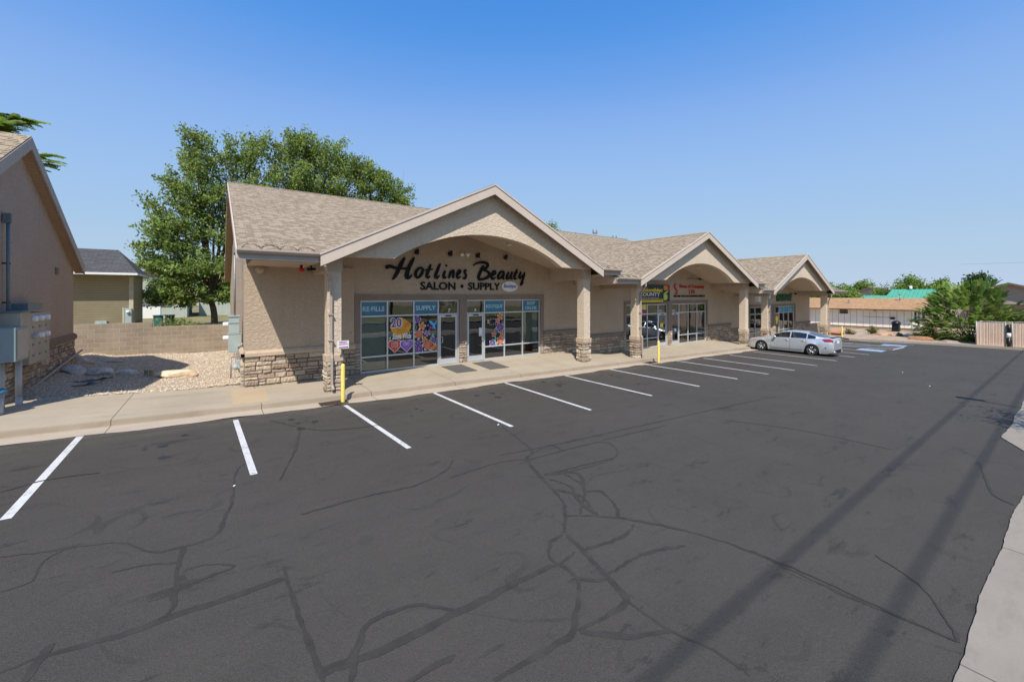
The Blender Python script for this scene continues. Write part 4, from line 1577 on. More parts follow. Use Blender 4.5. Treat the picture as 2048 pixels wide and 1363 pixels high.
tag(mb.build('sign', M['blacksign']), 'black block capitals reading salon and supply below the brush script', 'sign')
mb = MB()
ov = [(11.35 + .46 * math.cos(k * .1963), 3.56 + .25 * math.sin(k * .1963)) for k in range(32)]
mb.prism(ov, YW - .04, YW - .012)
o = mb.build('sign', M['white'])
mb = MB()
text_fit(mb, 'Boutique', 10.98, 11.73, 3.44, 3.68, YW - .041, .004, 0, shear=.35, bold=.02)
mb.build('lettering', M['flagblue'], o)
tag(o, 'white oval plaque with blue script at the end of the capitals', 'sign')

# second shops' signs
mb = MB()
mb.box(20.75, YW - .30, z2_ + 2.90, 23.5, YW - .03, z2_ + 4.05, 0)
o = mb.build('sign', M['black'])
mb = MB()
yb = YW - .302
text_fit(mb, 'Colombian', 20.95, 23.35, z2_ + 3.58, z2_ + 3.84, yb, .004, 0, shear=.2, bold=.03)
mb.box(20.8, yb - .003, z2_ + 2.94, 23.45, yb, z2_ + 3.03, 0)
mb.box(20.8, yb - .003, z2_ + 3.08, 23.45, yb, z2_ + 3.12, 0)
text_fit(mb, 'COUNTY', 20.95, 23.1, z2_ + 3.32, z2_ + 3.54, yb, .004, 1, bold=.02)
text_fit(mb, 'RESTAURANT', 21.1, 23.0, z2_ + 3.16, z2_ + 3.24, yb, .003, 1)
mb.build('lettering', [M['p_yellow'], M['p_white']], o)
tag(o, 'black box sign with yellow and white lettering behind the downspout column', 'sign')
mb = MB()
mb.box(23.56, YW - .10, z2_ + 2.98, 24.5, YW - .03, z2_ + 4.05, 0)
o = mb.build('sign', M['black'])
mb = MB()
yb = YW - .102
shape(mb, [(24.0 + .34 * math.cos(t) * (1 + .2 * math.sin(5 * t)), z2_ + 3.86 + .16 * math.sin(t)) for t in [j * .3 for j in range(21)]], yb, 1)
shape(mb, [(23.95 + .30 * math.cos(t), z2_ + 3.26 + .22 * math.sin(t)) for t in [j * .3 for j in range(21)]], yb, 0)
shape(mb, [(23.7, z2_ + 3.42), (24.15, z2_ + 3.5), (24.42, z2_ + 3.72), (24.0, z2_ + 3.60)], yb - .001, 0)
shape(mb, [(24.25, z2_ + 3.75), (24.48, z2_ + 3.72), (24.48, z2_ + 4.03), (24.2, z2_ + 4.03)], yb - .002, 2)
mb.build('picture', [M['p_green'], M['p_orange'], M['flagred']], o)
tag(o, 'narrow black panel with lime and red pictures beside the yellow lettered box', 'sign')
M['signred'] = plain('red_letters', (.50, .025, .025), .5, .05)
mb = MB()
text_fit(mb, 'Stone & Company', 25.75, 28.98, z2_ + 3.80, z2_ + 4.13, YW - .015, .03, 0, bold=.012)
text_fit(mb, 'CPA', 26.95, 27.75, z2_ + 3.47, z2_ + 3.76, YW - .015, .03, 0, bold=.008)
for s_ in (1, -1):
    brush(mb, [(25.32 + s_ * .18, z2_ + 3.80 + s_ * .33), (25.32 - s_ * .10, z2_ + 3.80 + s_ * .30), (25.32 - s_ * .16, z2_ + 3.80 + s_ * .12), (25.32 + s_ * .05, z2_ + 3.80 - s_ * .04), (25.32 + s_ * .16, z2_ + 3.80 - s_ * .20), (25.32 + s_ * .02, z2_ + 3.80 - s_ * .36)], [.04, .1, .13, .14, .1, .04], YW - .015 - .001 * s_, .03)
tag(mb.build('sign', M['signred']), 'red serif style lettering and curled emblem under the middle gable', 'sign')
mb = MB()
text_fit(mb, 'INCOME TAX & ACCOUNTING SERVICES', 25.08, 29.06, z2_ + 3.24, z2_ + 3.38, YW - .015, .025, 0, bold=.015)
tag(mb.build('sign', M['blacksign']), 'small black line of capitals under the red lettering', 'sign')
# third shops' signs
M['signgreen'] = plain('green_letters', (.008, .10, .045), .5, .1)
mb = MB()
text_fit(mb, 'MASSAGE', 41.45, 44.9, z3_ + 3.25, z3_ + 3.95, YW - .02, .08, 0, bold=.03)
tag(mb.build('sign', M['signgreen']), 'dark green capital letters under the farthest gable', 'sign')
mb = MB()
mb.box(34.4, 14.40, z3_ + 3.28, 36.6, 14.62, z3_ + 4.02)
o = mb.build('sign', plain('white_sign_face', (.85, .87, .87), .5, .03))
mb = MB()
M['signgrey'] = plain('grey_green_print', (.16, .24, .23), .5, .1)
for (cx, cz, r_) in ((34.95, 3.74, .22), (35.75, 3.70, .16), (35.7, 3.86, .12)):
    pts = [(cx + r_ * math.cos(t), z3_ + cz + r_ * .9 * math.sin(t)) for t in [j * .42 for j in range(15)]]
    brush(mb, pts, [.06] * 15, 14.398, .004)
brush(mb, [(35.15, z3_ + 3.8), (35.2, z3_ + 3.5), (35.0, z3_ + 3.36), (34.7, z3_ + 3.42)], [.05, .06, .06, .04], 14.397, .004)
mb.build('picture', M['signgrey'], o)
mb = MB()
for hx in (34.6, 36.4):
    mb.cyl((hx, 14.5, z3_ + 4.02), (hx, 14.5, z3_ + 4.12), .02, n=6)
mb.box(34.4, 14.395, z3_ + 3.25, 36.6, 14.62, z3_ + 3.279)
mb.build('hanger', M['black'], o)
tag(o, 'white box sign with grey green curls hanging under the eave', 'sign')
# notice on the first column
mb = MB()
mb.box(2.98, 13.28, 1.50, 3.32, 13.295, 1.74, 0)
o = mb.build('notice_board', M['white'])
mb = MB()
mb.box(3.02, 13.277, 1.61, 3.30, 13.279, 1.635, 0)
for k, (a, w_) in enumerate(((1.70, .25), (1.66, .22))):
    mb.box(3.03, 13.277, a, 3.03 + w_, 13.279, a + .018, 1)
mb.box(3.02, 13.2765, 1.52, 3.30, 13.279, 1.55, 1)
mb.build('lettering', [M['flagred'], M['p_purple']], o)
mb = MB()
mb.box(3.06, 13.296, 1.60, 3.14, 13.50, 1.66)
mb.build('bracket', M['black'], o)
tag(o, 'small white notice with red stripe fixed to the nearest column', 'sign')


# wall lamps over the brush script sign
def wall_lamp(x, z):
    t = thing('wall_lamp', None, 'lamp', (x, YW, z), 'black lamps over the brush script sign')
    mb = MB()
    mb.box(-.06, -.03, -.08, .06, 0, .08)
    mb.build('wall_plate', M['black'], t, local=True)
    mb = MB()
    mb.lathe([(.02, .12), (.05, .09), (.075, .0), (.095, -.08), (.08, -.12), (.0, -.13)], (0, -.15, .02), (.15, -.35, 1), n=10)
    mb.build('lamp_head', M['black'], t, local=True)
    mb = MB()
    mb.tube([(0, -.02, .0), (0, -.11, .08), (0, -.15, .12)], .016, 6)
    mb.build('arm', M['black'], t, local=True)
    return t


wl = wall_lamp(6.61, 4.92)
wl['label'] = 'leftmost black lamp over the letter H of the script sign'
for (x, lb) in ((8.14, 'black lamp just left of the twin floodlight over the script sign'), (9.53, 'black lamp just right of the twin floodlight over the script sign'), (11.06, 'rightmost black lamp over the end of the script sign')):
    c_ = copy_tree(wl)
    c_.location = (x, YW, 4.94)
    c_['label'] = lb
t = thing('floodlight', 'cream twin head floodlight between the black lamps', 'lamp', (8.82, YW, 4.95))
mb = MB()
mb.box(-.05, -.05, -.05, .05, 0, .05)
mb.build('wall_plate', M['cap'], t, local=True)
for s_ in (-1, 1):
    mb = MB()
    mb.lathe([(.03, .10), (.05, .08), (.085, -.06), (.08, -.08), (.0, -.07)], (s_ * .13, -.14, 0), (-s_ * .3, .6, .35), n=12)
    mb.build('lamp_head', M['white'], t, local=True)
t = thing('wall_lamp', 'cream half round lamp under the eave near the left corner', 'lamp', (1.12, YW - .06, 4.02))
mb = MB()
mb.lathe([(.02, .12), (.13, .08), (.15, -.02), (.10, -.12), (.0, -.15)], (0, -.10, 0), (0, -.5, 1), n=14)
mb.build('lamp_head', M['cap'], t, local=True)
mb = MB()
mb.box(-.06, -.04, -.05, .06, 0, .07)
mb.build('wall_plate', M['white'], t, local=True)
t = thing('alarm_bell', 'small red alarm fitting under the eave beside the downspout', 'alarm', (2.12, 14.2, 4.10))
mb = MB()
mb.cyl((0, 0, .0), (0, 0, -.10), .04, n=8)
mb.build('stem', M['black'], t, local=True)
mb = MB()
mb.lathe([(.0, -.09), (.07, -.10), (.085, -.16), (.06, -.22), (.0, -.24)], (0, 0, 0), n=12)
mb.build('lens', M['flagred'], t, local=True)
t = thing('security_camera', 'black bullet camera under the eave beside the red alarm', 'camera', (2.42, 14.3, 4.08))
mb = MB()
mb.cyl((0, 0, .02), (0, 0, -.07), .02, n=6)
mb.build('bracket', M['black'], t, local=True)
mb = MB()
mb.cyl((-.12, -.06, -.11), (.12, .06, -.08), .045, n=10)
mb.build('camera_body', M['black'], t, local=True)
for (x, y, z, lb) in ((27.7, YW, z2_ + 4.55, 'dark lamp on long arm over the red lettering'), (44.75, YW, z3_ + 4.0, 'dark lamp over the last green letter')):
    t = thing('wall_lamp', lb, 'lamp', (x, y, z))
    mb = MB()
    mb.tube([(0, 0, 0), (0, -.25, .05), (0, -.4, 0)], .02, 6)
    mb.tube([(0, -.02, 0), (-.9 if z > 3.8 else 0, -.02, 0)], .015, 5)
    mb.build('arm', M['black'], t, local=True)
    mb = MB()
    mb.lathe([(.02, .06), (.10, .02), (.13, -.08), (.0, -.08)], (0, -.42, -.02), n=10)
    mb.build('lamp_head', M['black'], t, local=True)
t = thing('door_bell', 'small beige bell box on stucco left of the first window', 'bell', (4.06, YW - .04, 1.75))
mb = MB()
mb.lathe([(.0, .06), (.05, .05), (.06, 0), (.0, 0)], (0, 0, 0), (0, -1, 0), n=10)
mb.build('bell', M['cap'], t, local=True)
mb = MB()
mb.box(-.02, .0, -.35, .02, .02, 0)
mb.build('conduit', M['cap'], t, local=True)

# door mats
for (a, b, c, d, lb) in ((7.60, 14.15, 8.55, 15.55, 'dark grey door mat in front of the left glass door'), (9.12, 14.1, 10.1, 15.58, 'dark grey door mat in front of the right glass door')):
    mb = MB()
    n_ = 6
    for i in range(n_):
        for j in range(n_):
            p = [(a + (c - a) * q / n_, b + (d - b) * w / n_) for q, w in ((i, j), (i + 1, j), (i + 1, j + 1), (i, j + 1))]
            mb.face([(x, y, zwalk(x, y) + .014) for x, y in p])
    for (p, q) in (((a, b), (c, b)), ((c, b), (c, d)), ((c, d), (a, d)), ((a, d), (a, b))):
        mb.face([(*p, zwalk(*p)), (*q, zwalk(*q)), (*q, zwalk(*q) + .014), (*p, zwalk(*p) + .014)])
    tag(mb.build('door_mat', plain('mat_grey', (.10, .092, .085), .95, .2, 30, .01, 120)), lb, 'mat', 'mats at the salon doors')


# yellow bollards
def bollard(x, y, z, label):
    t = thing('bollard', label, 'bollard', (x, y, z), 'yellow bollards along the kerb')
    mb = MB()
    mb.lathe([(.057, -.1), (.057, 1.07), (.053, 1.10), (.04, 1.13), (.0, 1.145)], (0, 0, 0), n=18)
    mb.build('post', M['yellow'], t, local=True)
    mb = MB()
    mb.lathe([(.09, -.02), (.085, .012), (.058, .03)], (0, 0, 0), n=18)
    mb.build('base_collar', plain('rusty_collar', (.20, .09, .04), .9, .3, 20), t, local=True)
    return t


b0 = bollard(2.97, 12.55, zg(2.97), 'yellow bollard beside the nearest column and drain grate')
for x, y, lb in ((18.15, 12.3, 'yellow bollard in front of the second gable'), (47.3, 12.55, 'farthest yellow bollard beyond the parked car')):
    c_ = copy_tree(b0)
    c_.location = (x, y, zg(x))
    c_['label'] = lb
# drain plates in the gutter, where the downspouts empty
for x, y, lb in ((2.6, 12.62, 'dark square drain plate at foot of the nearest bollard'), (17.75, 12.6, 'dark drain plate at foot of the second bollard')):
    mb = MB()
    z = zg(x) + .008
    mb.box(x - .25, y - .22, z - .02, x + .5, y + .22, z + .008)
    for k in range(8):
        mb.box(x - .22 + k * .085, y - .18, z + .008, x - .18 + k * .085, y + .18, z + .016)
    tag(mb.build('drain_plate', plain('rusty_iron', (.045, .03, .022), .8, .3, 20)), lb, 'drain', 'drain plates in the gutter')


# ------------------------------------------------------------ utilities on the building's left wall
def ubox(mb, a, b, m=0):
    mb.box(*a, *b, m)


t = thing('meter_cabinet', 'tall grey electric meter cabinet on the left wall of the shop building', 'meter', (.5, 18, .25))
mb = MB()
mb.box(.30, 18.0, 1.06, .70, 18.35, 1.73)
mb.box(.28, 17.985, 1.72, .71, 18.37, 1.76)
mb.build('cabinet', M['elec'], t, bevel=.01)
mb = MB()
mb.box(.31, 18.02, 1.77, .63, 18.33, 2.36)
mb.box(.30, 18.0, 2.13, .64, 18.34, 2.16)
mb.box(.29, 17.99, 2.36, .65, 18.36, 2.41)
mb.build('upper_box', M['elec'], t)
for zz in (1.58, 2.08):
    mb = MB()
    mb.lathe([(.0, .16), (.07, .16), (.085, .12), (.085, 0)], (.30, 18.17, zz), (-1, 0, 0), n=14)
    mb.build('meter', M['white'], t)
mb = MB()
mb.tube([(.50, 18.1, 2.4), (.50, 18.1, 4.75)], .032, 8)
mb.box(.43, 18.03, 4.7, .57, 18.17, 4.95)
for zz in (2.9, 3.8, 4.4):
    mb.box(.5, 18.08, zz, .76, 18.12, zz + .03)
mb.build('conduit', M['pipe'], t)
t = thing('gas_meter', 'grey gas meter with bent pipes beside the left corner', 'meter', (.45, 17.2, .22))
mb = MB()
mb.tube([(.36, 17.2, .15), (.36, 17.2, .95), (.40, 17.2, 1.0), (.66, 17.2, 1.0)], .022, 7)
mb.tube([(.60, 17.2, 1.0), (.60, 17.3, .45), (.70, 17.3, .40)], .022, 7)
mb.tube([(.36, 17.2, .62), (.50, 17.1, .62)], .02, 7)
mb.build('pipework', M['pipe'], t)
mb = MB()
mb.box(.50, 17.12, .58, .74, 17.32, .88)
mb.cyl((.62, 17.12, .64), (.62, 17.02, .64), .07, n=12)
mb.lathe([(.0, .10), (.08, .08), (.10, .0)], (.50, 17.12, .64), (-.3, -1, 0), n=12)
mb.build('meter_body', M['elec'], t, bevel=.02)
mb = MB()
mb.box(.56, 17.15, 1.05, .72, 17.28, 1.35)
mb.cyl((.58, 17.15, 1.30), (.70, 17.10, 1.46), .03, n=6)
mb.build('regulator', M['pipe'], t)

# ------------------------------------------------------------ the neighbouring building on the left
LW, LR = -4.45, -4.20
L = thing('stucco_building', 'brown stucco building with stone base and meters at left edge', 'building', (LW, 20, .3))
YA, ZA, YB1, YB2, sl_ = 16.95, 7.57, 13.5, 22.45, .59
zl = lambda y: ZA - sl_ * abs(y - YA)
mb = MB()
mb.prism([(15.6, .0), (22.25, .0), (22.25, zl(22.25) - .18), (YA, ZA - .18), (15.6, zl(15.6) - .18)], LW - .2, LW, 'YZ')
mb.box(-16, 22.05, 0, LW - .2, 22.25, zl(22.25) - .2)
mb.box(-16, 15.6, 0, LW - .2, 15.8, zl(15.6) - .2)
mb.prism([(13.8, zl(13.8) - .32), (15.6, zl(13.8) - .32), (15.6, zl(15.6) - .18), (13.8, zl(13.8) - .18)], LW - .2, LW, 'YZ')
mb.build('wall', M['stucco_left'], L)
mb = MB()
mb.box(LW - .7, 13.8, .3, LW - .3, 14.2, zl(13.8) - .3)
mb.build('column', M['stucco_left'], L)
mb = MB()
k = math.hypot(1, sl_)
for s_ in (-1, 1):
    ye = YA + s_ * (YA - YB1 if s_ < 0 else YB2 - YA)
    for m, dz in ((0, 0), (1, -.06)):
        q = [(-16.5, YA, ZA + dz), (LR, YA, ZA + dz), (LR, ye, zl(ye) + dz), (-16.5, ye, zl(ye) + dz)]
        mb.face(q, m, None, [(p[0], -abs(p[1] - YA) * k) for p in q] if m == 0 else None)
rf = mb.build('roof', [M['shingle'], M['ceiling']], L)
mb = MB()
for (ya, yb) in ((YA, YB2), (YA, YB1)):
    mb.prism([(ya, ZA - .03), (yb, zl(yb) - .03), (yb, zl(yb) - .36), (ya, ZA - .36)], LR - .02, LR + .02, 'YZ')
mb.build('barge_board', M['fascia_left'], rf)
mb = MB()
mb.box(-16.5, YB1 - .1, zl(YB1) - .15, LR - .03, YB1, zl(YB1) + .0)
mb.box(-16.5, YB2, zl(YB2) - .15, LR - .03, YB2 + .1, zl(YB2) + .0)
mb.build('gutter', M['gutter'], rf)
mb = MB()
for (ya, yb) in ((YA, YB2), (YA, YB1)):
    mb.face([(LW, ya, ZA - .34), (LR, ya, ZA - .34), (LR, yb, zl(yb) - .34), (LW, yb, zl(yb) - .34)])
mb.build('rake_soffit', M['soffit_ribbed'], rf)
mb = MB()
veneer(mb, (LW, 0, 0), (0, 1, 0), (1, 0, 0), 15.6, 22.25, .3, 1.50, 91, zb=.0, hb=(.12, .26), wb=(.15, .34), depth=(.03, .09))
mb.build('stone_wainscot', [colattr('dark_stone', .95, .018, 26, .2, .3, 14), M['mortar']], L)
mb = MB()
mb.prism([(LW - .02, 1.50), (LW + .09, 1.50), (LW + .09, 1.64), (LW + .04, 1.70), (LW - .02, 1.72)], 15.6, 22.31, 'XZ')
mb.build('sill_band', plain('brown_band', (.20, .145, .105), .9, .08, 3), L)
mb = MB()
mb.box(LW, 20.1, 3.85, LW + .05, 20.35, 4.08)
mb.build('vent', M['trim'], L)


t = thing('electric_panel', 'large bluish grey electric box on the left building beside the meter bank', 'electric box', (-4.5, 16.4, .3))
mb = MB()
mb.box(-4.7, 15.75, 1.50, -4.18, 16.55, 2.32)
mb.build('cabinet', plain('blue_grey_box', (.22, .275, .295), .5, .06, 4), t, bevel=.012)
mb = MB()
mb.box(-4.178, 15.80, 1.56, -4.165, 16.50, 2.27)
mb.build('cabinet_door', plain('beige_grey', (.36, .34, .29), .6, .06), t)
mb = MB()
mb.tube([(-4.5, 16.15, 1.5), (-4.5, 16.15, .2)], .04, 8)
mb.tube([(-4.32, 16.45, 1.5), (-4.32, 16.45, .55), (-4.30, 16.45, .2)], [.06, .06, .07], 12)
mb.build('conduit', M['pvc'], t)
t = thing('mast_pipe', 'tall grey conduit rising up the left building wall', 'pipe', (-4.6, 16.45, 2.3))
mb = MB()
mb.tube([(-4.60, 16.85, 2.30), (-4.60, 16.85, 5.0)], .035, 8)
mb.box(-4.68, 16.79, 4.95, -4.54, 16.91, 5.2)
mb.build('pipe', M['elec_dark'], t)
mb = MB()
for zz in (2.9, 3.9, 5.1):
    mb.box(-4.7, 16.83, zz, -4.56, 16.87, zz + .04)
mb.build('bracket', M['black'], t)
t = thing('meter_bank', 'bank of six white round electric meters on a beige panel', 'meter', (-4.5, 18, .3))
mb = MB()
mb.box(-4.7, 16.65, 1.62, -4.34, 17.35, 2.66)
mb.box(-4.7, 17.35, 1.22, -4.36, 18.95, 2.62)
mb.build('panel', plain('beige_panel', (.34, .31, .25), .6, .1, 5), t, bevel=.01)
mb = MB()
mb.box(-4.7, 16.62, 2.66, -4.30, 17.38, 2.70)
mb.box(-4.7, 17.4, 2.70, -4.40, 18.5, 2.88)
mb.build('cover', M['elec_dark'], t)
for zz in (2.46, 1.98):
    for yy in (17.62, 18.12, 18.62):
        mb = MB()
        mb.lathe([(.0, .085), (.07, .085), (.08, .07), (.08, 0)], (-4.36, yy, zz), (1, 0, 0), n=14)
        mb.build('meter', M['white'] if not (zz < 2 and yy < 17.7) else M['pvc'], t)
mb = MB()
for yy in (17.62, 18.12, 18.62):
    for zz in (1.72, 2.2, 1.42):
        mb.box(-4.365, yy - .06, zz, -4.35, yy + .06, zz + .06)
mb.build('breaker', M['elec_dark'], t)
mb = MB()
mb.tube([(-4.55, 17.2, 1.6), (-4.55, 17.2, .35), (-4.52, 17.6, .42), (-4.52, 23.4, .98)], .035, 7)
mb.build('conduit', plain('beige_pipe', (.38, .33, .25), .7, .1), t)
t = thing('water_valve', 'blue capped water valve and standpipe at left edge', 'valve', (-4.5, 15.55, .3))
mb = MB()
mb.tube([(-4.36, 15.45, .2), (-4.36, 15.45, .75)], .075, 10)
mb.build('riser', M['pvc'], t)
mb = MB()
mb.lathe([(.05, -.06), (.13, -.04), (.14, .03), (.07, .09), (.0, .10)], (-4.36, 15.45, .86), n=14)
mb.tube([(-4.55, 15.1, .2), (-4.55, 15.1, 1.6), (-4.62, 15.15, 1.7)], .06, 9)
mb.build('valve_body', M['blue_pipe'], t)
mb = MB()
for q in range(3):
    mb.tube([(-4.40 - .1 * q, 15.30 + .1 * q, .95), (-4.40 - .1 * q, 15.30 + .1 * q, 1.28)], .022, 6)
    mb.lathe([(.0, .05), (.04, .04), (.045, -.03), (.0, -.04)], (-4.40 - .1 * q, 15.30 + .1 * q, 1.31), n=8)
mb.build('valve_handle', M['white'], t)
for o_ in S.objects:
    if o_.type == 'EMPTY' and o_.name in ('electric_panel', 'mast_pipe', 'meter_bank', 'water_valve'):
        o_.location += Vector((.25, -.88, .05))
# black weed fabric showing through the stones
mb = MB()
r = random.Random(4)
for (x0, y0, x1, y1) in ((-4.3, 18.2, -2.9, 19.1), (-4.2, 17.6, -3.0, 18.3)):
    p = None
    for k in range(13):
        tt = k / 12
        x, y = x0 + (x1 - x0) * tt, y0 + (y1 - y0) * tt
        w = .10 * math.sin(math.pi * min(1, tt + .05)) + r.uniform(0, .05)
        cur = ((x, y - w, .345 + r.uniform(0, .03)), (x + .02, y + w, .36 + r.uniform(0, .05)))
        if p:
            mb.face([p[0], cur[0], cur[1], p[1]])
        p = cur
tag(mb.build('weed_fabric', M['black']), 'torn strips of black weed fabric lying on the shaded gravel', 'fabric')


# ------------------------------------------------------------ gravel bed, boulders
def zgr(x, y):
    return .30 - .022 * (x + 2.0) + .004 * (y - 16) + .03 * math.sin(x * 1.7) * math.sin(y * 1.3) + .22 * math.exp(-((x + 4.5) / .55) ** 2) * min(1, max(0, (y - 16.0) / .8))


mb = MB()
xs, ys = frange(-5.2, .95, 20), frange(16.0, 25.7, 26)
n_ = len(ys)
mb.idx([(x, y, (zgr(x, y) if y > 16.05 else zwalk(x, 16) - .02)) for x in xs for y in ys], [(i * n_ + j, (i + 1) * n_ + j, (i + 1) * n_ + j + 1, i * n_ + j + 1) for i in range(len(xs) - 1) for j in range(n_ - 1)], 0, None, True)
tag(mb.build('gravel_bed', M['gravelbase']), kind='structure')
mb = MB()
r = random.Random(11)
PC = [(.58, .47, .34), (.52, .41, .29), (.46, .37, .27), (.64, .54, .42), (.40, .33, .26), (.54, .40, .27), (.34, .29, .25), (.68, .60, .48)]
for k in range(15000):
    x, y = r.uniform(-5.1, .9), 16.06 + 9.5 * r.random() ** 1.25
    s_ = r.uniform(.014, .034)
    z = zgr(x, y) + s_ * .25
    a = r.uniform(0, 6.28)
    ca, sa = math.cos(a) * s_, math.sin(a) * s_
    h = s_ * r.uniform(.4, .8)
    e = r.uniform(.6, 1)
    col = r.choice(PC)
    mb.idx([(x + ca, y + sa, z), (x - sa * e, y + ca * e, z), (x - ca, y - sa, z), (x + sa * e, y - ca * e, z), (x + ca * .2, y + sa * .2, z + h)], [(0, 1, 4), (1, 2, 4), (2, 3, 4), (3, 0, 4)], 0, col)
tag(mb.build('gravel', M['pebble']), kind='stuff')


def boulder(name, c, size, seed, cols, label, cat='boulder', group=None, rz=0., flat=.0):
    r = random.Random(seed)
    bm = bmesh.new()
    bmesh.ops.create_icosphere(bm, subdivisions=4, radius=1)
    ph = [(Vector((r.uniform(-1, 1), r.uniform(-1, 1), r.uniform(-1, 1))).normalized(), r.uniform(.55, .95)) for _ in range(14)]
    from mathutils import noise
    for v in bm.verts:
        d = v.co.copy()
        for nv, lim in ph:
            t_ = d.dot(nv)
            if t_ > lim:
                d -= nv * (t_ - lim) * .9
        d *= 1 + .08 * noise.noise(d * 2.3 + Vector((seed, 0, 0))) + .035 * noise.noise(d * 7 + Vector((seed, 0, 0)))
        if flat and d.z > flat:
            d.z = flat + (d.z - flat) * .2
        v.co = Vector((d.x * size[0], d.y * size[1], d.z * size[2]))
    me = bpy.data.meshes.new(name)
    bm.to_mesh(me)
    bm.free()
    a = me.color_attributes.new('Col', 'FLOAT_COLOR', 'CORNER')
    dd = []
    for p in me.polygons:
        p.use_smooth = True
        for vi in p.vertices:
            q = me.vertices[vi].co
            f = .5 + .5 * noise.noise(Vector((q.x * 3 + seed, q.y * 3, q.z * 9)))
            cc = [cols[0][j] * (1 - f) + cols[1][j] * f for j in range(3)]
            dd += cc + [1.]
    a.data.foreach_set('color', dd)
    me.materials.append(M['rock'])
    o = bpy.data.objects.new(name, me)
    COL.objects.link(o)
    o.location = c
    o.rotation_euler.z = rz
    return tag(o, label, cat, group)


GB = 'landscape boulders on the gravel bed'
boulder('boulder', (-1.15, 18.35, .42), (.80, .34, .20), 1, ((.72, .60, .44), (.62, .40, .25)), 'long cream boulder in the sun near the middle of the gravel', group=GB, rz=-.45, flat=.55)
boulder('boulder', (-4.05, 20.3, .46), (.55, .36, .28), 2, ((.56, .50, .46), (.44, .38, .35)), 'rough grey boulder in shade next to the pvc conduit', group=GB, rz=-.4)
boulder('boulder', (-3.30, 20.05, .44), (.44, .28, .24), 3, ((.62, .55, .49), (.46, .41, .37)), 'blocky grey boulder second from the left building', group=GB, rz=-.4, flat=.6)
boulder('boulder', (-2.62, 19.75, .40), (.40, .20, .17), 4, ((.68, .63, .57), (.55, .50, .46)), 'pale flat topped boulder third from the left building', group=GB, rz=-.4, flat=.6)
boulder('boulder', (-4.55, 22.6, .55), (.75, .45, .42), 5, ((.52, .43, .34), (.42, .34, .27)), 'dull brown boulder against the left building far corner', group=GB, rz=-.5)
boulder('boulder', (-3.7, 23.5, .42), (.55, .25, .12), 6, ((.44, .38, .30), (.36, .30, .24)), 'low flat boulder near the block wall in shade', group=GB, rz=-.3, flat=.5)
for (x, y, lb) in ((-2.05, 19.05, 'left short grey pipe stub beside the cream boulder'), (-1.90, 18.98, 'right short grey pipe stub beside the cream boulder')):
    mb = MB()
    mb.lathe([(.055, -.1), (.055, .20), (.062, .20), (.062, .25), (.0, .255)], (x, y, zgr(x, y)), n=12)
    tag(mb.build('pipe_stub', plain('stub_beige', (.42, .38, .28), .7, .1)), lb, 'pipe', 'pipe stubs in the gravel')

# ------------------------------------------------------------ block wall behind the gravel
mb = MB()
mb.box(-9, 25.5, -.1, -2.52, 25.7, 1.86)
mb.box(-2.52, 25.502, -.1, .74, 25.698, 1.655)
tag(mb.build('block_wall', M['block']), 'low tan concrete block wall stepping down behind the gravel', 'wall')
mb = MB()
mb.box(49.62, 15.9, -1.3, 56, 16.1, .15)
tag(mb.build('block_wall', M['block']), 'short block wall at the far end of the shop building', 'wall')


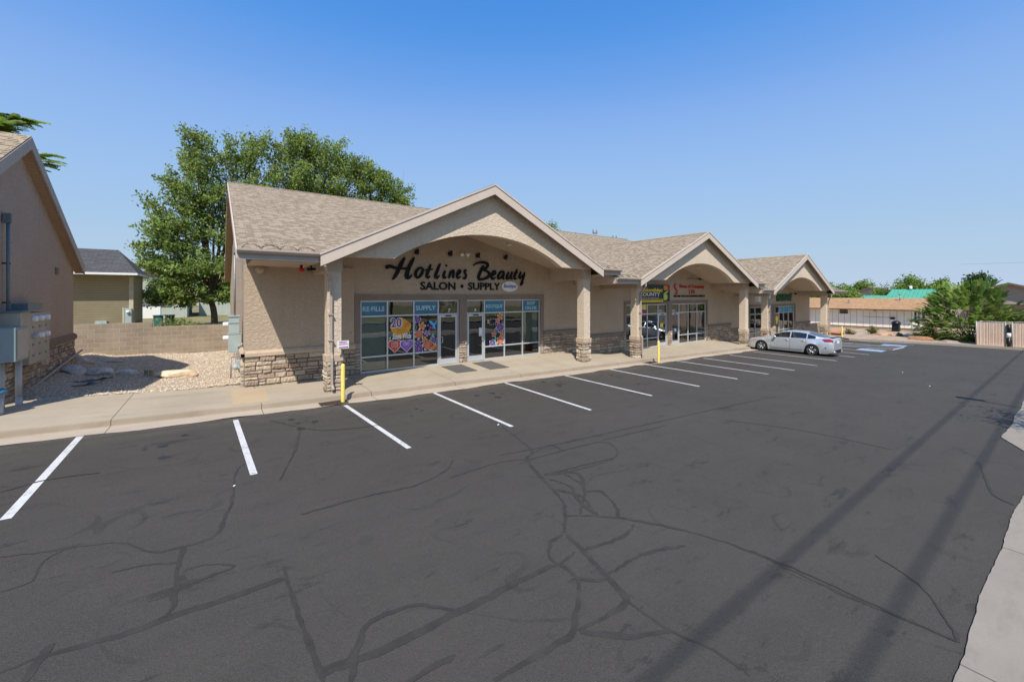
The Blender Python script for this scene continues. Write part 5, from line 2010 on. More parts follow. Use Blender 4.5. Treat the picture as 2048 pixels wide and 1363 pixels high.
# ------------------------------------------------------------ the parked car
def car():
    M['carpaint'] = plain('silver_blue_paint', (.58, .61, .64), .30, .03, 2, metal=.55)
    M['carpaint'].node_tree.nodes['Principled BSDF'].inputs['Coat Weight'].default_value = .6
    M['carpaint'].node_tree.nodes['Principled BSDF'].inputs['Coat Roughness'].default_value = .05
    M['carglass'] = plain('dark_car_glass', (.012, .016, .016), .03, .1, 2, spec=.8)
    M['tyre'] = plain('tyre_rubber', (.012, .012, .012), .85, .1)
    M['rim'] = plain('machined_rim', (.62, .62, .62), .3, .05, metal=.8)
    M['rimdark'] = plain('dark_rim', (.02, .02, .022), .4, .1)
    M['taillight'] = plain('red_lens', (.34, .012, .02), .15, .1, spec=.6)
    M['headlight'] = plain('clear_lens', (.45, .46, .48), .1, .1, metal=.4)
    M['amber'] = plain('amber_lens', (.75, .28, .02), .2, .1)
    LEN = 4.88
    wt = [(0, .62), (.08, .74), (.25, .83), (.6, .895), (1.2, .915), (2.5, .92), (3.7, .915), (4.3, .89), (4.65, .85), (4.80, .80), (4.88, .72)]
    dk = [(0, .66), (.06, .70), (.2, .76), (.6, .86), (1.0, .93), (1.4, .985), (2.0, 1.0), (3.5, 1.03), (3.9, 1.06), (4.3, 1.10), (4.72, 1.125), (4.80, 1.11), (4.88, .98)]
    axl = (.96, 3.80)

    def sec(x):
        w, zd = lerp_tab(wt, x), lerp_tab(dk, x)
        zb = .17 if .35 < x < 4.5 else (.17 + .06 * (1 - x / .35) if x <= .35 else .17 + .12 * (x - 4.5) / .38)
        for a in axl:
            d = abs(x - a)
            if d < .385:
                zb = max(zb, .33 + math.sqrt(.385 ** 2 - d ** 2))
        belt = zd - .05
        pts = [(w - .05, zb), (w - .005, .36), (w, .56), (w - .012, .74), (w - .045, belt), (w - .15, zd - .005), (0, zd + .025)]
        out = []
        zp = zb
        for k, (y, z) in enumerate(pts):
            if 0 < k < 4:
                z = max(z, zb + .02 * k)
                z = min(z, belt - .03 * (4 - k))
            out.append((y, z))
        # flare over the wheels
        for a in axl:
            d = abs(x - a)
            if d < .42:
                f = .018 * (1 - (d / .42) ** 2)
                out[0] = (out[0][0] + .045, out[0][1])
                out[1] = (out[1][0] + f, out[1][1])
                out[2] = (out[2][0] + f, out[2][1])
        return out

    def pt(x, s, off=0.):
        q = sec(x)
        k = min(int(s), 5)
        t = s - k
        y = q[k][0] * (1 - t) + q[k + 1][0] * t
        z = q[k][1] * (1 - t) + q[k + 1][1] * t
        return y + off, z

    T = thing('parked_car', 'silver blue four door sedan parked nose in at the farthest gable', 'car', (30.38, 13.12, zg(30.4)))
    wl_ = lambda x, y, z: (y, -x, z)    # local frame: nose towards +Y
    xs = sorted(set([round(LEN * i / 110, 4) for i in range(111)]))
    mb = MB()
    prev = None
    for x in xs:
        q = sec(x)
        row = [(-y, z) for y, z in q] + [(y, z) for y, z in reversed(q[:-1])]
        row = [wl_(x, y, z) for y, z in row]
        if prev:
            n = len(row)
            mb.idx(prev + row, [(i, i + 1, n + i + 1, n + i) for i in range(n - 1)], 0, None, True)
        else:
            mb.face(row)
        prev = row
    mb.face(prev)
    # roof and pillars
    zt = [(1.28, .975), (1.5, 1.085), (1.8, 1.245), (2.1, 1.37), (2.35, 1.425), (2.7, 1.45), (3.1, 1.44), (3.45, 1.395), (3.8, 1.285), (4.1, 1.185), (4.4, 1.115)]
    gxs = [1.28 + (4.4 - 1.28) * i / 52 for i in range(53)]

    def gsec(x):
        z = lerp_tab(zt, x)
        zb = lerp_tab(dk, x) - .045
        h = max(z - zb, 0.012)
        wb = lerp_tab(wt, x) - .06 - max(0, x - 3.9) * .25 - max(0, 1.6 - x) * .25
        tf = min(1, h / .45)
        y1 = wb - .24 * tf
        return [(wb, zb), (wb - .02 * tf, zb + .04 * tf), (y1 + .03 * tf, zb + h * .84), (y1 - .03 * tf, zb + h * .95), (y1 - .14 * tf - .05, zb + h * .99), (0, z + .004)]
    gl = MB()
    prev = None
    for x in gxs:
        q = gsec(x)
        if prev is not None:
            xm = (x + px_) / 2
            for sd in (-1, 1):
                for k in range(5):
                    g = False
                    if k == 1 and 1.72 < xm < 3.98 and not (2.60 < xm < 2.68) and not (3.52 < xm < 3.56):
                        g = True
                    if k == 4 and (1.34 < xm < 2.22 or 3.50 < xm < 4.36):
                        g = True
                    if k == 3 and (1.50 < xm < 2.12 or 3.6 < xm < 4.2):
                        g = True
                    fp = [wl_(px_, sd * prev[k][0], prev[k][1]), wl_(x, sd * q[k][0], q[k][1]), wl_(x, sd * q[k + 1][0], q[k + 1][1]), wl_(px_, sd * prev[k + 1][0], prev[k + 1][1])]
                    (gl if g else mb).face(fp, 0, None, None, True)
        prev, px_ = q, x
    body = mb.build('body', M['carpaint'], T, local=True)
    for me in (body.data,):
        bm = bmesh.new()
        bm.from_mesh(me)
        bmesh.ops.remove_doubles(bm, verts=bm.verts, dist=.0015)
        bm.to_mesh(me)
        bm.free()
    gl.build('window', M['carglass'], T, local=True)

    def patch(name, mat, x0, x1, s0, s1, off, sides=(-1, 1), nx=10, ns=6, parent=T, edge=None):
        for sd in sides:
            p = MB()
            for i in range(nx):
                for j in range(ns):
                    c = []
                    for a, b in ((i, j), (i + 1, j), (i + 1, j + 1), (i, j + 1)):
                        x = x0 + (x1 - x0) * a / nx
                        s = s0 + (s1 - s0) * b / ns
                        if edge:
                            x = edge(x, s)
                        y, z = pt(x, s, off)
                        c.append(wl_(x, sd * y, z))
                    p.face(c, 0, None, None, True)
            yield p.build(name, mat, parent, local=True)
    list(patch('headlight', M['headlight'], .10, .62, 3.35, 4.05, .006))
    list(patch('turn_signal', M['amber'], .36, .66, 3.3, 3.9, .009))
    tl = list(patch('taillight', M['taillight'], 4.38, 4.84, 3.5, 4.05, .006, edge=lambda x, s: x + (.25 * (3.7 - s) if x < 4.5 else 0)))
    # door skins stand a hair proud, so the shut lines show
    for (a, b) in ((1.56, 2.62), (2.635, 3.50)):
        for sd in (-1, 1):
            d = list(patch('door', M['carpaint'], a, b, .55, 4.0, .007, (sd,), 14, 8, edge=(lambda x, s: min(x, 3.5 - .0 * s) if x < 3.3 else x - max(0, (2.4 - s)) * .16 * (x - 3.2) / .3)))[0]
            h = MB()
            hx = b - .14
            y, z = pt(hx, 3.55, .03)
            h.cyl(wl_(hx - .09, sd * y, z), wl_(hx + .09, sd * y, z + .008), .016, n=8)
            h.build('handle', M['carpaint'], d, local=True)
            ln = MB()
            for xx in (a - .009, b + .002):
                for j in range(8):
                    s0, s1 = .6 + 3.3 * j / 8, .6 + 3.3 * (j + 1) / 8
                    p0, p1 = pt(xx, s0, .002), pt(xx, s1, .002)
                    p2, p3 = pt(xx + .007, s1, .002), pt(xx + .007, s0, .002)
                    ln.face([wl_(xx, sd * p0[0], p0[1]), wl_(xx, sd * p1[0], p1[1]), wl_(xx + .007, sd * p2[0], p2[1]), wl_(xx + .007, sd * p3[0], p3[1])])
            ln.build('shut_line', M['black'], d, local=True)
    # wheels
    for xa in axl:
        for sd in (-1, 1):
            c = wl_(xa, sd * .80, .33)
            w = MB()
            w.lathe([(.225, .10), (.30, .115), (.322, .09), (.332, .04), (.332, -.05), (.322, -.10), (.22, -.11)], c, (sd, 0, 0), n=36)
            wh = w.build('wheel', M['tyre'], T, local=True)
            rr = MB()
            rr.lathe([(.245, .085), (.235, .03), (.20, -.04), (.0, -.05)], c, (sd, 0, 0), n=30)
            rr.build('rim_barrel', M['rimdark'], wh, local=True)
            sp = MB()
            sp.lathe([(.245, .098), (.228, .102), (.222, .085), (.238, .08)], c, (sd, 0, 0), n=36)
            C_ = Vector(c)
            for k in range(5):
                for dd in (-.16, .16):
                    t0 = 2 * math.pi * k / 5 + dd * .6 + .3
                    t1 = 2 * math.pi * k / 5 + dd * 1.5 + .3
                    a_ = C_ + Vector((sd * .085, math.cos(t0) * .05, math.sin(t0) * .05))
                    b_ = C_ + Vector((sd * .092, math.cos(t1) * .23, math.sin(t1) * .23))
                    sp.cyl(a_, b_, .018, .014, 6)
            sp.cyl(C_ + Vector((sd * .05, 0, 0)), C_ + Vector((sd * .10, 0, 0)), .05, n=12)
            sp.build('rim', M['rim'], wh, local=True)
            ar = MB()
            for j in range(12):
                a0, a1 = math.pi * j / 12, math.pi * (j + 1) / 12
                y_ = sd * .70
                ar.face([wl_(xa + .38 * math.cos(a0), y_, .33 + .38 * math.sin(a0)), wl_(xa + .38 * math.cos(a1), y_, .33 + .38 * math.sin(a1)), wl_(xa, y_, .33)])
                ar.face([wl_(xa + .382 * math.cos(a0), y_, .33 + .382 * math.sin(a0)), wl_(xa + .382 * math.cos(a1), y_, .33 + .382 * math.sin(a1)), wl_(xa + .382 * math.cos(a1), sd * .87, .33 + .382 * math.sin(a1)), wl_(xa + .382 * math.cos(a0), sd * .87, .33 + .382 * math.sin(a0))])
            ar.build('wheel_well', M['black'], T, local=True)
    for sd in (-1, 1):
        m_ = MB()
        c = Vector(wl_(1.80, sd * 1.0, 1.02))
        m_.lathe([(.0, -.10), (.05, -.09), (.075, -.02), (.075, .04), (.0, .05)], c, (sd, 0, 0), n=12)
        m_.cyl(c, Vector(wl_(1.78, sd * .84, .98)), .03, .03, 6)
        m_.build('mirror', M['carpaint'], T, local=True)
    g = MB()
    g.box(-.60, -.035, .22, .60, .012, .52)
    g.box(-.42, -.02, .55, .42, .006, .63)
    g.build('grille', M['black'], T, local=True)
    g = MB()
    g.box(-.55, -4.90, .24, .55, -4.80, .42)
    g.build('rear_diffuser', M['black'], T, local=True)
    g = MB()
    for sd in (-1, 1):
        g.cyl((sd * .5, -4.80, .30), (sd * .5, -4.92, .30), .045, n=10)
        g.cyl((sd * .62, -4.80, .30), (sd * .62, -4.92, .30), .045, n=10)
    g.build('exhaust', M['rim'], T, local=True)
    g = MB()
    g.box(-.16, -4.895, .80, .16, -4.87, .95)
    g.build('number_plate', M['white'], T, local=True)
    g = MB()
    for sd in (-1, 1):
        g.face([(sd * .83, -4.62, .74), (sd * .80, -4.70, .74), (sd * .875, -4.50, .50), (sd * .885, -4.45, .50)])
    g.build('bumper_vent', M['black'], T, local=True)
    g = MB()
    g.box(-.68, -4.80, 1.125, .68, -4.66, 1.155)
    g.build('spoiler', M['black'], T, local=True)
    g = MB()
    g.box(-.80, -4.55, .14, .80, -.35, .20)
    g.build('underbody', M['black'], T, local=True)
    return T


car()

# ------------------------------------------------------------ plants
GREEN = [(.22, .33, .06), (.17, .28, .055), (.27, .36, .08), (.14, .235, .05), (.30, .38, .11)]
ELM = [(.26, .345, .08), (.19, .28, .065), (.31, .385, .11), (.15, .235, .055), (.35, .40, .16), (.22, .315, .075)]


def leaf(mb, p, s, r, col, up=.5):
    n = Vector((r.gauss(0, 1), r.gauss(0, 1), r.gauss(0, 1) + up))
    n.normalize()
    a = n.orthogonal().normalized()
    a = Quaternion(n, r.uniform(0, 6.28)) @ a
    b = n.cross(a)
    k = r.uniform(.45, .7)
    q = [p - a * s, p - b * s * k + n * s * .15, p + a * s, p + b * s * k + n * s * .15]
    mb.idx([tuple(v) for v in q], [(0, 1, 2), (0, 2, 3)], 0, col)


def jitcol(r, pal, k=.25):
    c = r.choice(pal)
    f = r.uniform(1 - k, 1 + k)
    return (c[0] * f * r.uniform(.92, 1.1), c[1] * f, c[2] * f * r.uniform(.85, 1.15))


def bez(a, b, c, n=6):
    return [a * (1 - t) ** 2 + b * 2 * t * (1 - t) + c * t * t for t in [i / n for i in range(n + 1)]]


def tree(name, label, base, fork, rad, blobs, leaves, ls, seed, pal=ELM, group=None, cat='tree', twigs=26, sig=.42, dead=0, up=.5):
    r = random.Random(seed)
    t = thing(name, label, cat, base, group)
    bs = Vector(base)
    wood = MB()
    fk = bs + Vector((r.uniform(-.2, .2), 0, fork))
    wood.tube(bez(bs - Vector((0, 0, .4)), bs + Vector((.15, .05, fork * .5)), fk, 5), [rad * 1.15, rad, rad * .92, rad * .88, rad * .85, rad * .8], 10)
    lf = MB()
    per = leaves // (len(blobs) * twigs)
    dd = MB()
    for (c, br) in blobs:
        c = Vector(c)
        midp = (fk + c) / 2 + Vector((r.uniform(-.4, .4), r.uniform(-.4, .4), (c - fk).length * .12))
        path = bez(fk, midp, c, 7)
        rr = [rad * (.55 - .45 * i / 7) for i in range(8)]
        wood.tube(path, rr, 7)
        for k in range(twigs):
            d = Vector((r.gauss(0, 1), r.gauss(0, 1), r.gauss(.15, 1))).normalized()
            q = c + Vector((d.x * br[0], d.y * br[1], d.z * br[2])) * (r.uniform(.35, 1.0) ** .6) * r.choice((1, 1, 1.1, 1.2, 1.35, 1.5))
            st = path[r.randint(4, 7)]
            tp = bez(st, (st + q) / 2 + Vector((0, 0, .25)), q, 3)
            wood.tube(tp, [rad * .09, rad * .06, rad * .045, rad * .02], 4)
            tint = r.uniform(.78, 1.22)
            dirn = (q - st)
            dirn = dirn.normalized() if dirn.length > .01 else d
            for j in range(per):
                e = r.random()
                p = st.lerp(q, .5 + .55 * e ** .8) + Vector((r.gauss(0, sig), r.gauss(0, sig), r.gauss(-.08, sig * .8)))
                cc = jitcol(r, pal)
                leaf(lf, p, ls * r.uniform(.6, 1.25), r, tuple(x * tint for x in cc), up)
            if dead and k % 3 == 0:
                for j in range(dead):
                    o_ = st.lerp(q, r.uniform(.4, .85)) + Vector((r.gauss(0, .25), r.gauss(-.3, .3), r.gauss(-.2, .3)))
                    dd.cyl(o_, o_ + Vector((r.gauss(0, .25), r.gauss(0, .2), r.gauss(.1, .5))), .014, .006, 3, 0, False)
    wood.build('trunk', M['bark'], t)
    cr = lf.build('crown', M['leaf'], t)
    if dead:
        tag(dd.build('dead_twigs', M['twig'], t), kind='stuff')
    return t


TG = 'elm trees behind the shop building'
tree('elm_tree', 'big elm with dark forked trunk behind the low block wall', (-.3, 44, .4), 2.0, .27,
     [((-3.6, 44, 7.4), (2.1, 2.2, 1.7)), ((-3.2, 44, 10.0), (2.1, 2.0, 1.6)), ((-3.4, 43.5, 8.6), (1.9, 2.0, 1.5)), ((-1.9, 43.5, 11.4), (1.9, 2, 1.4)), ((-2.1, 44, 12.8), (1.9, 2, 1.5)), ((-1.5, 44, 14.6), (1.6, 1.8, 1.2)), ((-1.6, 44, 16.4), (1.1, 1.2, .9)), ((.9, 43.4, 9.2), (2.4, 2.2, 2.0)), ((.9, 44, 12.4), (2.0, 2.0, 1.8)), ((1.4, 44, 15.4), (1.6, 1.6, 1.5)), ((3.0, 44.5, 17.0), (1.5, 1.8, 1.4)), ((3.6, 44, 14.2), (2.0, 2.0, 1.8)),
      ((-.9, 43.4, 8.2), (2.2, 1.9, 1.6)), ((.9, 43.4, 5.6), (2.2, 1.9, 1.4)), ((-3.2, 43.4, 4.4), (1.5, 1.4, .8)), ((-1.4, 43, 6.0), (2.0, 1.8, 1.2)), ((-4.0, 43.8, 5.6), (1.2, 1.4, .9)), ((2.4, 43.6, 7.2), (1.6, 1.5, 1.8)), ((-.4, 44, 10.9), (1.8, 2, 1.3)), ((-1.8, 42.8, 3.4), (1.5, 1.2, .9)), ((.9, 42.8, 3.6), (1.4, 1.2, .9)), ((-3.6, 42.8, 2.9), (1.2, 1.0, .7)), ((-2.4, 43, 5.2), (1.8, 1.4, 1.1))], 42000, .13, 21, group=TG, twigs=22, sig=.22)
tree('elm_tree', 'middle elm crown rising over the roof ridge with bare twigs', (7, 46, .4), 6.0, .4,
     [((5.4, 45, 17.9), (1.7, 1.9, 1.5)), ((7.6, 45, 18.3), (1.7, 2, 1.4)), ((9.4, 45, 17.6), (1.6, 2, 1.5)), ((6.2, 45, 15.3), (2.2, 2.2, 1.8)), ((9.0, 45, 15.3), (2.2, 2, 1.8)), ((7.4, 45, 13.2), (2.4, 2, 1.8)), ((10.6, 45.5, 13.4), (2.0, 2, 1.8)), ((4.6, 45, 13.0), (2.0, 2, 2.0))], 22000, .13, 22, group=TG, dead=8, twigs=20, sig=.27)
tree('elm_tree', 'right hand elm crown sloping down behind the roof ridge', (14, 46, .4), 6.0, .4,
     [((11.4, 45, 17.0), (1.5, 1.9, 1.3)), ((13.2, 45, 16.6), (1.6, 1.9, 1.3)), ((15.2, 45, 15.9), (1.5, 1.8, 1.3)), ((16.9, 45, 14.3), (1.3, 1.6, 1.4)), ((17.8, 45, 12.2), (1.0, 1.6, 1.3)), ((13.0, 45, 14.3), (2.0, 2, 1.7)), ((15.2, 45, 13.2), (1.9, 2, 1.7)), ((12.0, 45, 12.2), (1.9, 2, 1.6)), ((16.0, 45, 11.0), (1.8, 1.6, 1.5))], 22000, .13, 23, group=TG, dead=3, twigs=20, sig=.26)
tree('elm_tree', 'small tree top peeping over the ridge right of the first gable', (39.5, 44, 0), 7.0, .3, [((38.6, 44, 11.6), (1.5, 1.4, 1.5)), ((40.2, 44, 10.9), (2.2, 1.6, 1.2))], 4500, .13, 24, group=TG)


def frond(mb, p, d, L_, r, nl, lw, pal, droop=.35):
    d = Vector(d).normalized()
    side = d.cross(Vector((0, 0, 1)))
    side = side.normalized() if side.length > .05 else Vector((1, 0, 0))
    col = jitcol(r, pal, .3)
    for k in range(nl):
        t = (k + .6) / nl
        q = p + d * (L_ * t) + Vector((0, 0, -droop * L_ * t * t))
        ll = L_ * .26 * (1 - .55 * t) + .02
        for s_ in (-1, 1):
            a = (side * s_ + d * .45 + Vector((0, 0, -.35 + r.uniform(-.15, .15)))).normalized()
            w = d * lw
            e = q + a * ll
            mb.idx([tuple(q - w * .5), tuple(q + w * .5), tuple(q + a * ll * .6 + w * .7), tuple(e), tuple(q + a * ll * .6 - w * .5)], [(0, 1, 2, 3, 4)], 0, col)


def frond_tree(name, label, base, stems, per, L_, nl, lw, seed, pal=GREEN, cat='shrub', group=None, rad=.05):
    r = random.Random(seed)
    t = thing(name, label, cat, base, group)
    w, f = MB(), MB()
    bs = Vector(base)
    for (tip, bend) in stems:
        tip = Vector(tip)
        path = bez(bs + Vector((r.uniform(-.15, .15), r.uniform(-.15, .15), -.1)), bs + Vector((0, 0, (tip.z - bs.z) * bend)), tip, 8)
        w.tube(path, [rad * (1 - .85 * i / 8) for i in range(9)], 6)
        for k in range(per):
            e = .3 + .7 * r.random() ** .7
            i = min(int(e * 8), 7)
            p = path[i].lerp(path[i + 1], e * 8 - i)
            ax = (path[min(i + 1, 8)] - path[i]).normalized()
            a = r.uniform(0, 6.28)
            d = Vector((math.cos(a), math.sin(a), r.uniform(.0, .7))) + ax * .6
            frond(f, p, d, L_ * r.uniform(.6, 1.15), r, nl, lw, pal)
    w.build('trunk', M['twig'], t)
    f.build('crown', M['leaf'], t)
    return t


r = random.Random(5)
t = thing('sumac_shrub', 'large feathery green sumac shrub left of the slatted gate', 'shrub', (54.2, 5.3, -1.05))
wd_, fd_ = MB(), MB()
lobes = [((54.2, 5.4, 1.4), (2.2, 2.9, 2.6)), ((54.0, 7.3, .4), (1.6, 1.5, 1.5)), ((53.6, 3.4, .6), (1.6, 1.6, 1.8)), ((54.4, 6.3, 2.7), (1.4, 1.5, 1.3)), ((54.4, 4.6, 3.0), (1.4, 1.3, 1.2)), ((53.0, 5.6, .0), (1.3, 2.6, 1.1)), ((53.2, 3.0, -.2), (1.2, 1.4, .9))]
wts = [4, 1.6, 1.8, 1.3, 1.2, 1.8, .8]
for k in range(1150):
    c_, q_ = r.choices(lobes, wts)[0]
    d = Vector((r.gauss(0, 1), r.gauss(0, 1), r.gauss(0, 1))).normalized()
    p = Vector(c_) + Vector((d.x * q_[0], d.y * q_[1], d.z * q_[2])) * r.uniform(.45, 1.0) ** .5
    p.z = max(p.z, -.75)
    out = (p - Vector((54.2, 5.3, .2))).normalized()
    frond(fd_, p, out + Vector((r.gauss(0, .35), r.gauss(0, .35), r.uniform(.05, .6))), r.uniform(.55, 1.05), r, 8, .085, GREEN + [(.22, .28, .07)], .3)
    if k % 24 == 0:
        b_ = Vector((54.2 + r.uniform(-.4, .4), 5.3 + r.uniform(-.5, .5), -1.1))
        wd_.tube(bez(b_, (b_ + p) / 2 + Vector((0, 0, .5)), p, 5), [.05, .04, .032, .026, .02, .012], 5)
wd_.build('trunk', M['twig'], t)
fd_.build('crown', M['leaf'], t)
frond_tree('tree_of_heaven', 'tree of heaven with leafy fronds behind the left building roof', (-10, 27.5, .3),
           [((-7.0, 26.5, 10.6), .9), ((-6.6, 26.4, 10.75), .9), ((-7.6, 26.7, 10.9), .9), ((-5.95, 25.75, 8.9), .9), ((-6.3, 25.9, 8.6), .9), ((-6.7, 26.2, 9.6), .9), ((-7.2, 26.2, 10.3), .9), ((-6.2, 25.8, 9.1), .9)], 40, .95, 11, .075, 32, cat='tree', rad=.12)


def shrub(name, label, c, size, nleaf, ls, seed, pal, group=None, cat='plant', up=.4):
    r = random.Random(seed)
    t = thing(name, label, cat, c, group)
    c = Vector(c)
    f, w = MB(), MB()
    ns = max(6, nleaf // 60)
    for k in range(ns):
        a, q = r.uniform(0, 6.28), math.sqrt(r.random())
        tip = c + Vector((size[0] * q * math.cos(a), size[1] * q * math.sin(a), size[2] * r.uniform(.55, 1.0) * (1 - .35 * q * q)))
        w.tube([c + Vector((r.uniform(-.05, .05), r.uniform(-.05, .05), -.05)), (c + tip) / 2 + Vector((0, 0, .05)), tip], [.014, .01, .005], 4)
        tint = r.uniform(.75, 1.25)
        for j in range(nleaf // ns):
            p = c.lerp(tip, r.uniform(.3, 1.05)) + Vector((r.gauss(0, .09 * size[0] + .03), r.gauss(0, .09 * size[1] + .03), r.gauss(0, .09)))
            leaf(f, p, ls * r.uniform(.6, 1.2), r, tuple(x * tint for x in jitcol(r, pal)), up)
    w.build('stems', M['twig'], t)
    f.build('foliage', M['leaf'], t)
    return t


YG_ = [(.20, .21, .05), (.16, .19, .05), (.26, .24, .07)]
DRY = [(.32, .26, .12), (.26, .22, .10), (.20, .20, .08)]
shrub('shrub', 'yellow green shrub over the low step of the block wall', (-1.7, 27.0, .5), (1.1, .7, 1.75), 2200, .07, 41, YG_ + GREEN)
shrub('shrub', 'low blue green shrub just behind the block wall step', (-2.2, 26.2, .5), (.6, .3, 1.2), 700, .05, 42, [(.10, .15, .10), (.08, .13, .08)])
shrub('shrub', 'small dark purple shrub beside the olive house corner', (-4.2, 33, .6), (.7, .5, 1.0), 700, .06, 43, [(.07, .04, .04), (.09, .06, .05)])
for i, (x, y, h, lb, pal) in enumerate([(52.6, 13.3, .7, 'dry yellow grass tuft near the far bollard', DRY), (55.3, 12.0, .95, 'yellow green weedy clump in front of the white house window', YG_), (53.2, 8.2, .55, 'small spiky plant beside the rust coloured boulder', YG_), (55.5, 8.4, .65, 'taller spiky plant behind the rust coloured boulder', YG_), (54.2, 10.0, .35, 'low weed left of the black grill', DRY)]):
    shrub('shrub', lb, (x, y, -1.02), (.7, .7, h), 420, .09, 50 + i, pal, 'plants in the dry bed by the white house', up=.1)
shrub('shrub', 'pale yellow ground cover shrub at foot of the sumac', (53.6, 7.0, -1.02), (1.6, 1.1, .75), 1500, .10, 61, [(.48, .40, .15), (.38, .34, .12), (.30, .30, .10)])
shrub('shrub', 'dark bushy shrub behind the right end of the gate', (55.5, 1.6, -1.0), (2.2, 2.2, 3.3), 3500, .12, 62, [(.07, .10, .035), (.10, .12, .05)])
shrub('shrub', 'bright green shrub between the sumac and gate', (53.8, 3.2, -1.0), (1.5, 1.8, 3.0), 2600, .11, 63, [(.16, .22, .04), (.12, .18, .04)])
RG = 'trees beyond the white house'
tree('leafy_tree', 'rounded green tree behind the last gable column', (75, 21.5, -1.1), 1.6, .25, [((75, 20.4, 3.2), (2.0, 2.0, 1.3)), ((75, 22.4, 3.5), (2.2, 2.0, 1.2)), ((75, 24.6, 3.0), (2.2, 2.2, 1.3)), ((74.6, 19.4, 2.3), (1.8, 1.7, 1.3)), ((73.5, 23.5, 1.2), (1.8, 2.4, 1.6)), ((74.5, 26.5, 2.0), (1.8, 2.0, 1.5))], 18000, .17, 71, GREEN, RG)
tree('leafy_tree', 'broad tree rising behind the green metal roof', (103, 17, -1.1), 3.0, .3, [((103, 18.5, 3.6), (2.6, 2.8, 1.9)), ((103, 16.6, 5.0), (2.2, 1.7, 1.7)), ((103, 13.6, 4.2), (2.0, 1.9, 1.6)), ((103, 21, 3.0), (1.8, 2, 1.1)), ((103, 11.6, 3.2), (1.5, 1.5, .9))], 9000, .20, 72, GREEN, RG)
tree('leafy_tree', 'small far tree behind the brown roofed house', (128, 30, -1.1), 3.0, .3, [((128, 30, 4.6), (2, 2.5, 1.6))], 2500, .26, 73, GREEN, RG)
tree('leafy_tree', 'dark upright tree behind top of the sumac shrub', (82, 7.6, -1.1), 3.0, .25, [((82, 7.6, 3.6), (1.2, 1.3, 1.6)), ((82, 7.2, 5.0), (.8, .9, .9))], 3000, .17, 74, [(.05, .09, .03), (.06, .10, .035)], RG)


# ------------------------------------------------------------ houses round about
def hip_house(name, label, x0, y0, x1, y1, zb, ze, zr, inset, wall, roof, axis='X', over=.35, cat='house', gable=False, front=0.):
    t = thing(name, label, cat, (x0, y0, zb))
    mb = MB()
    mb.box(x0, y0, zb - .3, x1, y1, ze)
    if gable:
        if axis == 'X':
            ym = (y0 + y1) / 2
            for x in (x0, x1 - .1):
                mb.prism([(y0, ze), (y1, ze), (ym, zr - .05)], x, x + .1, 'YZ')
        else:
            xm = (x0 + x1) / 2
            for y in (y0, y1 - .1):
                mb.prism([(x0, ze), (x1, ze), (xm, zr - .05)], y, y + .1, 'XZ')
    w = mb.build('wall', wall, t)
    a, b, c, d = x0 - over, y0 - over - front, x1 + over, y1 + over
    zo = ze - over * (zr - ze) / max(.1, (min(x1 - x0, y1 - y0) / 2))
    mb = MB()

    def f(pts, ua, va):
        mb.face(pts, 0, None, [(p[ua], p[2] * 2.2 + p[va] * .3) for p in pts])
        mb.face([(p[0], p[1], p[2] - .08) for p in pts], 1)
    ins = 0 if gable else inset
    if axis == 'X':
        ym = (b + d) / 2
        r0, r1 = (a + ins, ym, zr), (c - ins, ym, zr)
        f([(a, b, zo), (c, b, zo), r1, r0], 0, 1)
        f([(c, d, zo), (a, d, zo), r0, r1], 0, 1)
        if not gable:
            f([(c, b, zo), (c, d, zo), r1], 1, 0)
            f([(a, d, zo), (a, b, zo), r0], 1, 0)
    else:
        xm = (a + c) / 2
        r0, r1 = (xm, b + ins, zr), (xm, d - ins, zr)
        f([(a, d, zo), (a, b, zo), r0, r1], 1, 0)
        f([(c, b, zo), (c, d, zo), r1, r0], 1, 0)
        if not gable:
            f([(a, b, zo), (c, b, zo), r0], 0, 1)
            f([(c, d, zo), (a, d, zo), r1], 0, 1)
    rf = mb.build('roof', [roof, M['white']], t)
    mb = MB()
    if not gable:
        for (p, q) in (((a, b), (c, b)), ((c, b), (c, d)), ((c, d), (a, d)), ((a, d), (a, b))):
            mb.face([(*p, zo - .13), (*q, zo - .13), (*q, zo + .01), (*p, zo + .01)])
    else:
        if axis == 'X':
            for x in (a, c):
                for (yy, zz) in ((b, zo), (d, zo)):
                    mb.prism([(yy, zz), (ym, zr), (ym, zr - .22), (yy, zz - .22)], x - .02, x + .02, 'YZ')
            for yy in (b, d):
                mb.box(a, yy - .02, zo - .2, c, yy + .02, zo)
        else:
            for y in (b, d):
                for (xx, zz) in ((a, zo), (c, zo)):
                    mb.prism([(xx, zz), (xm, zr), (xm, zr - .22), (xx, zz - .22)], y - .02, y + .02, 'XZ')
            for xx in (a, c):
                mb.box(xx - .02, b, zo - .2, xx + .02, d, zo)
    mb.build('fascia', M['white'] if roof not in (M['shingle_brown'], M['shingle_tan']) else plain('brown_fascia', (.16, .085, .05), .6), rf)
    return t


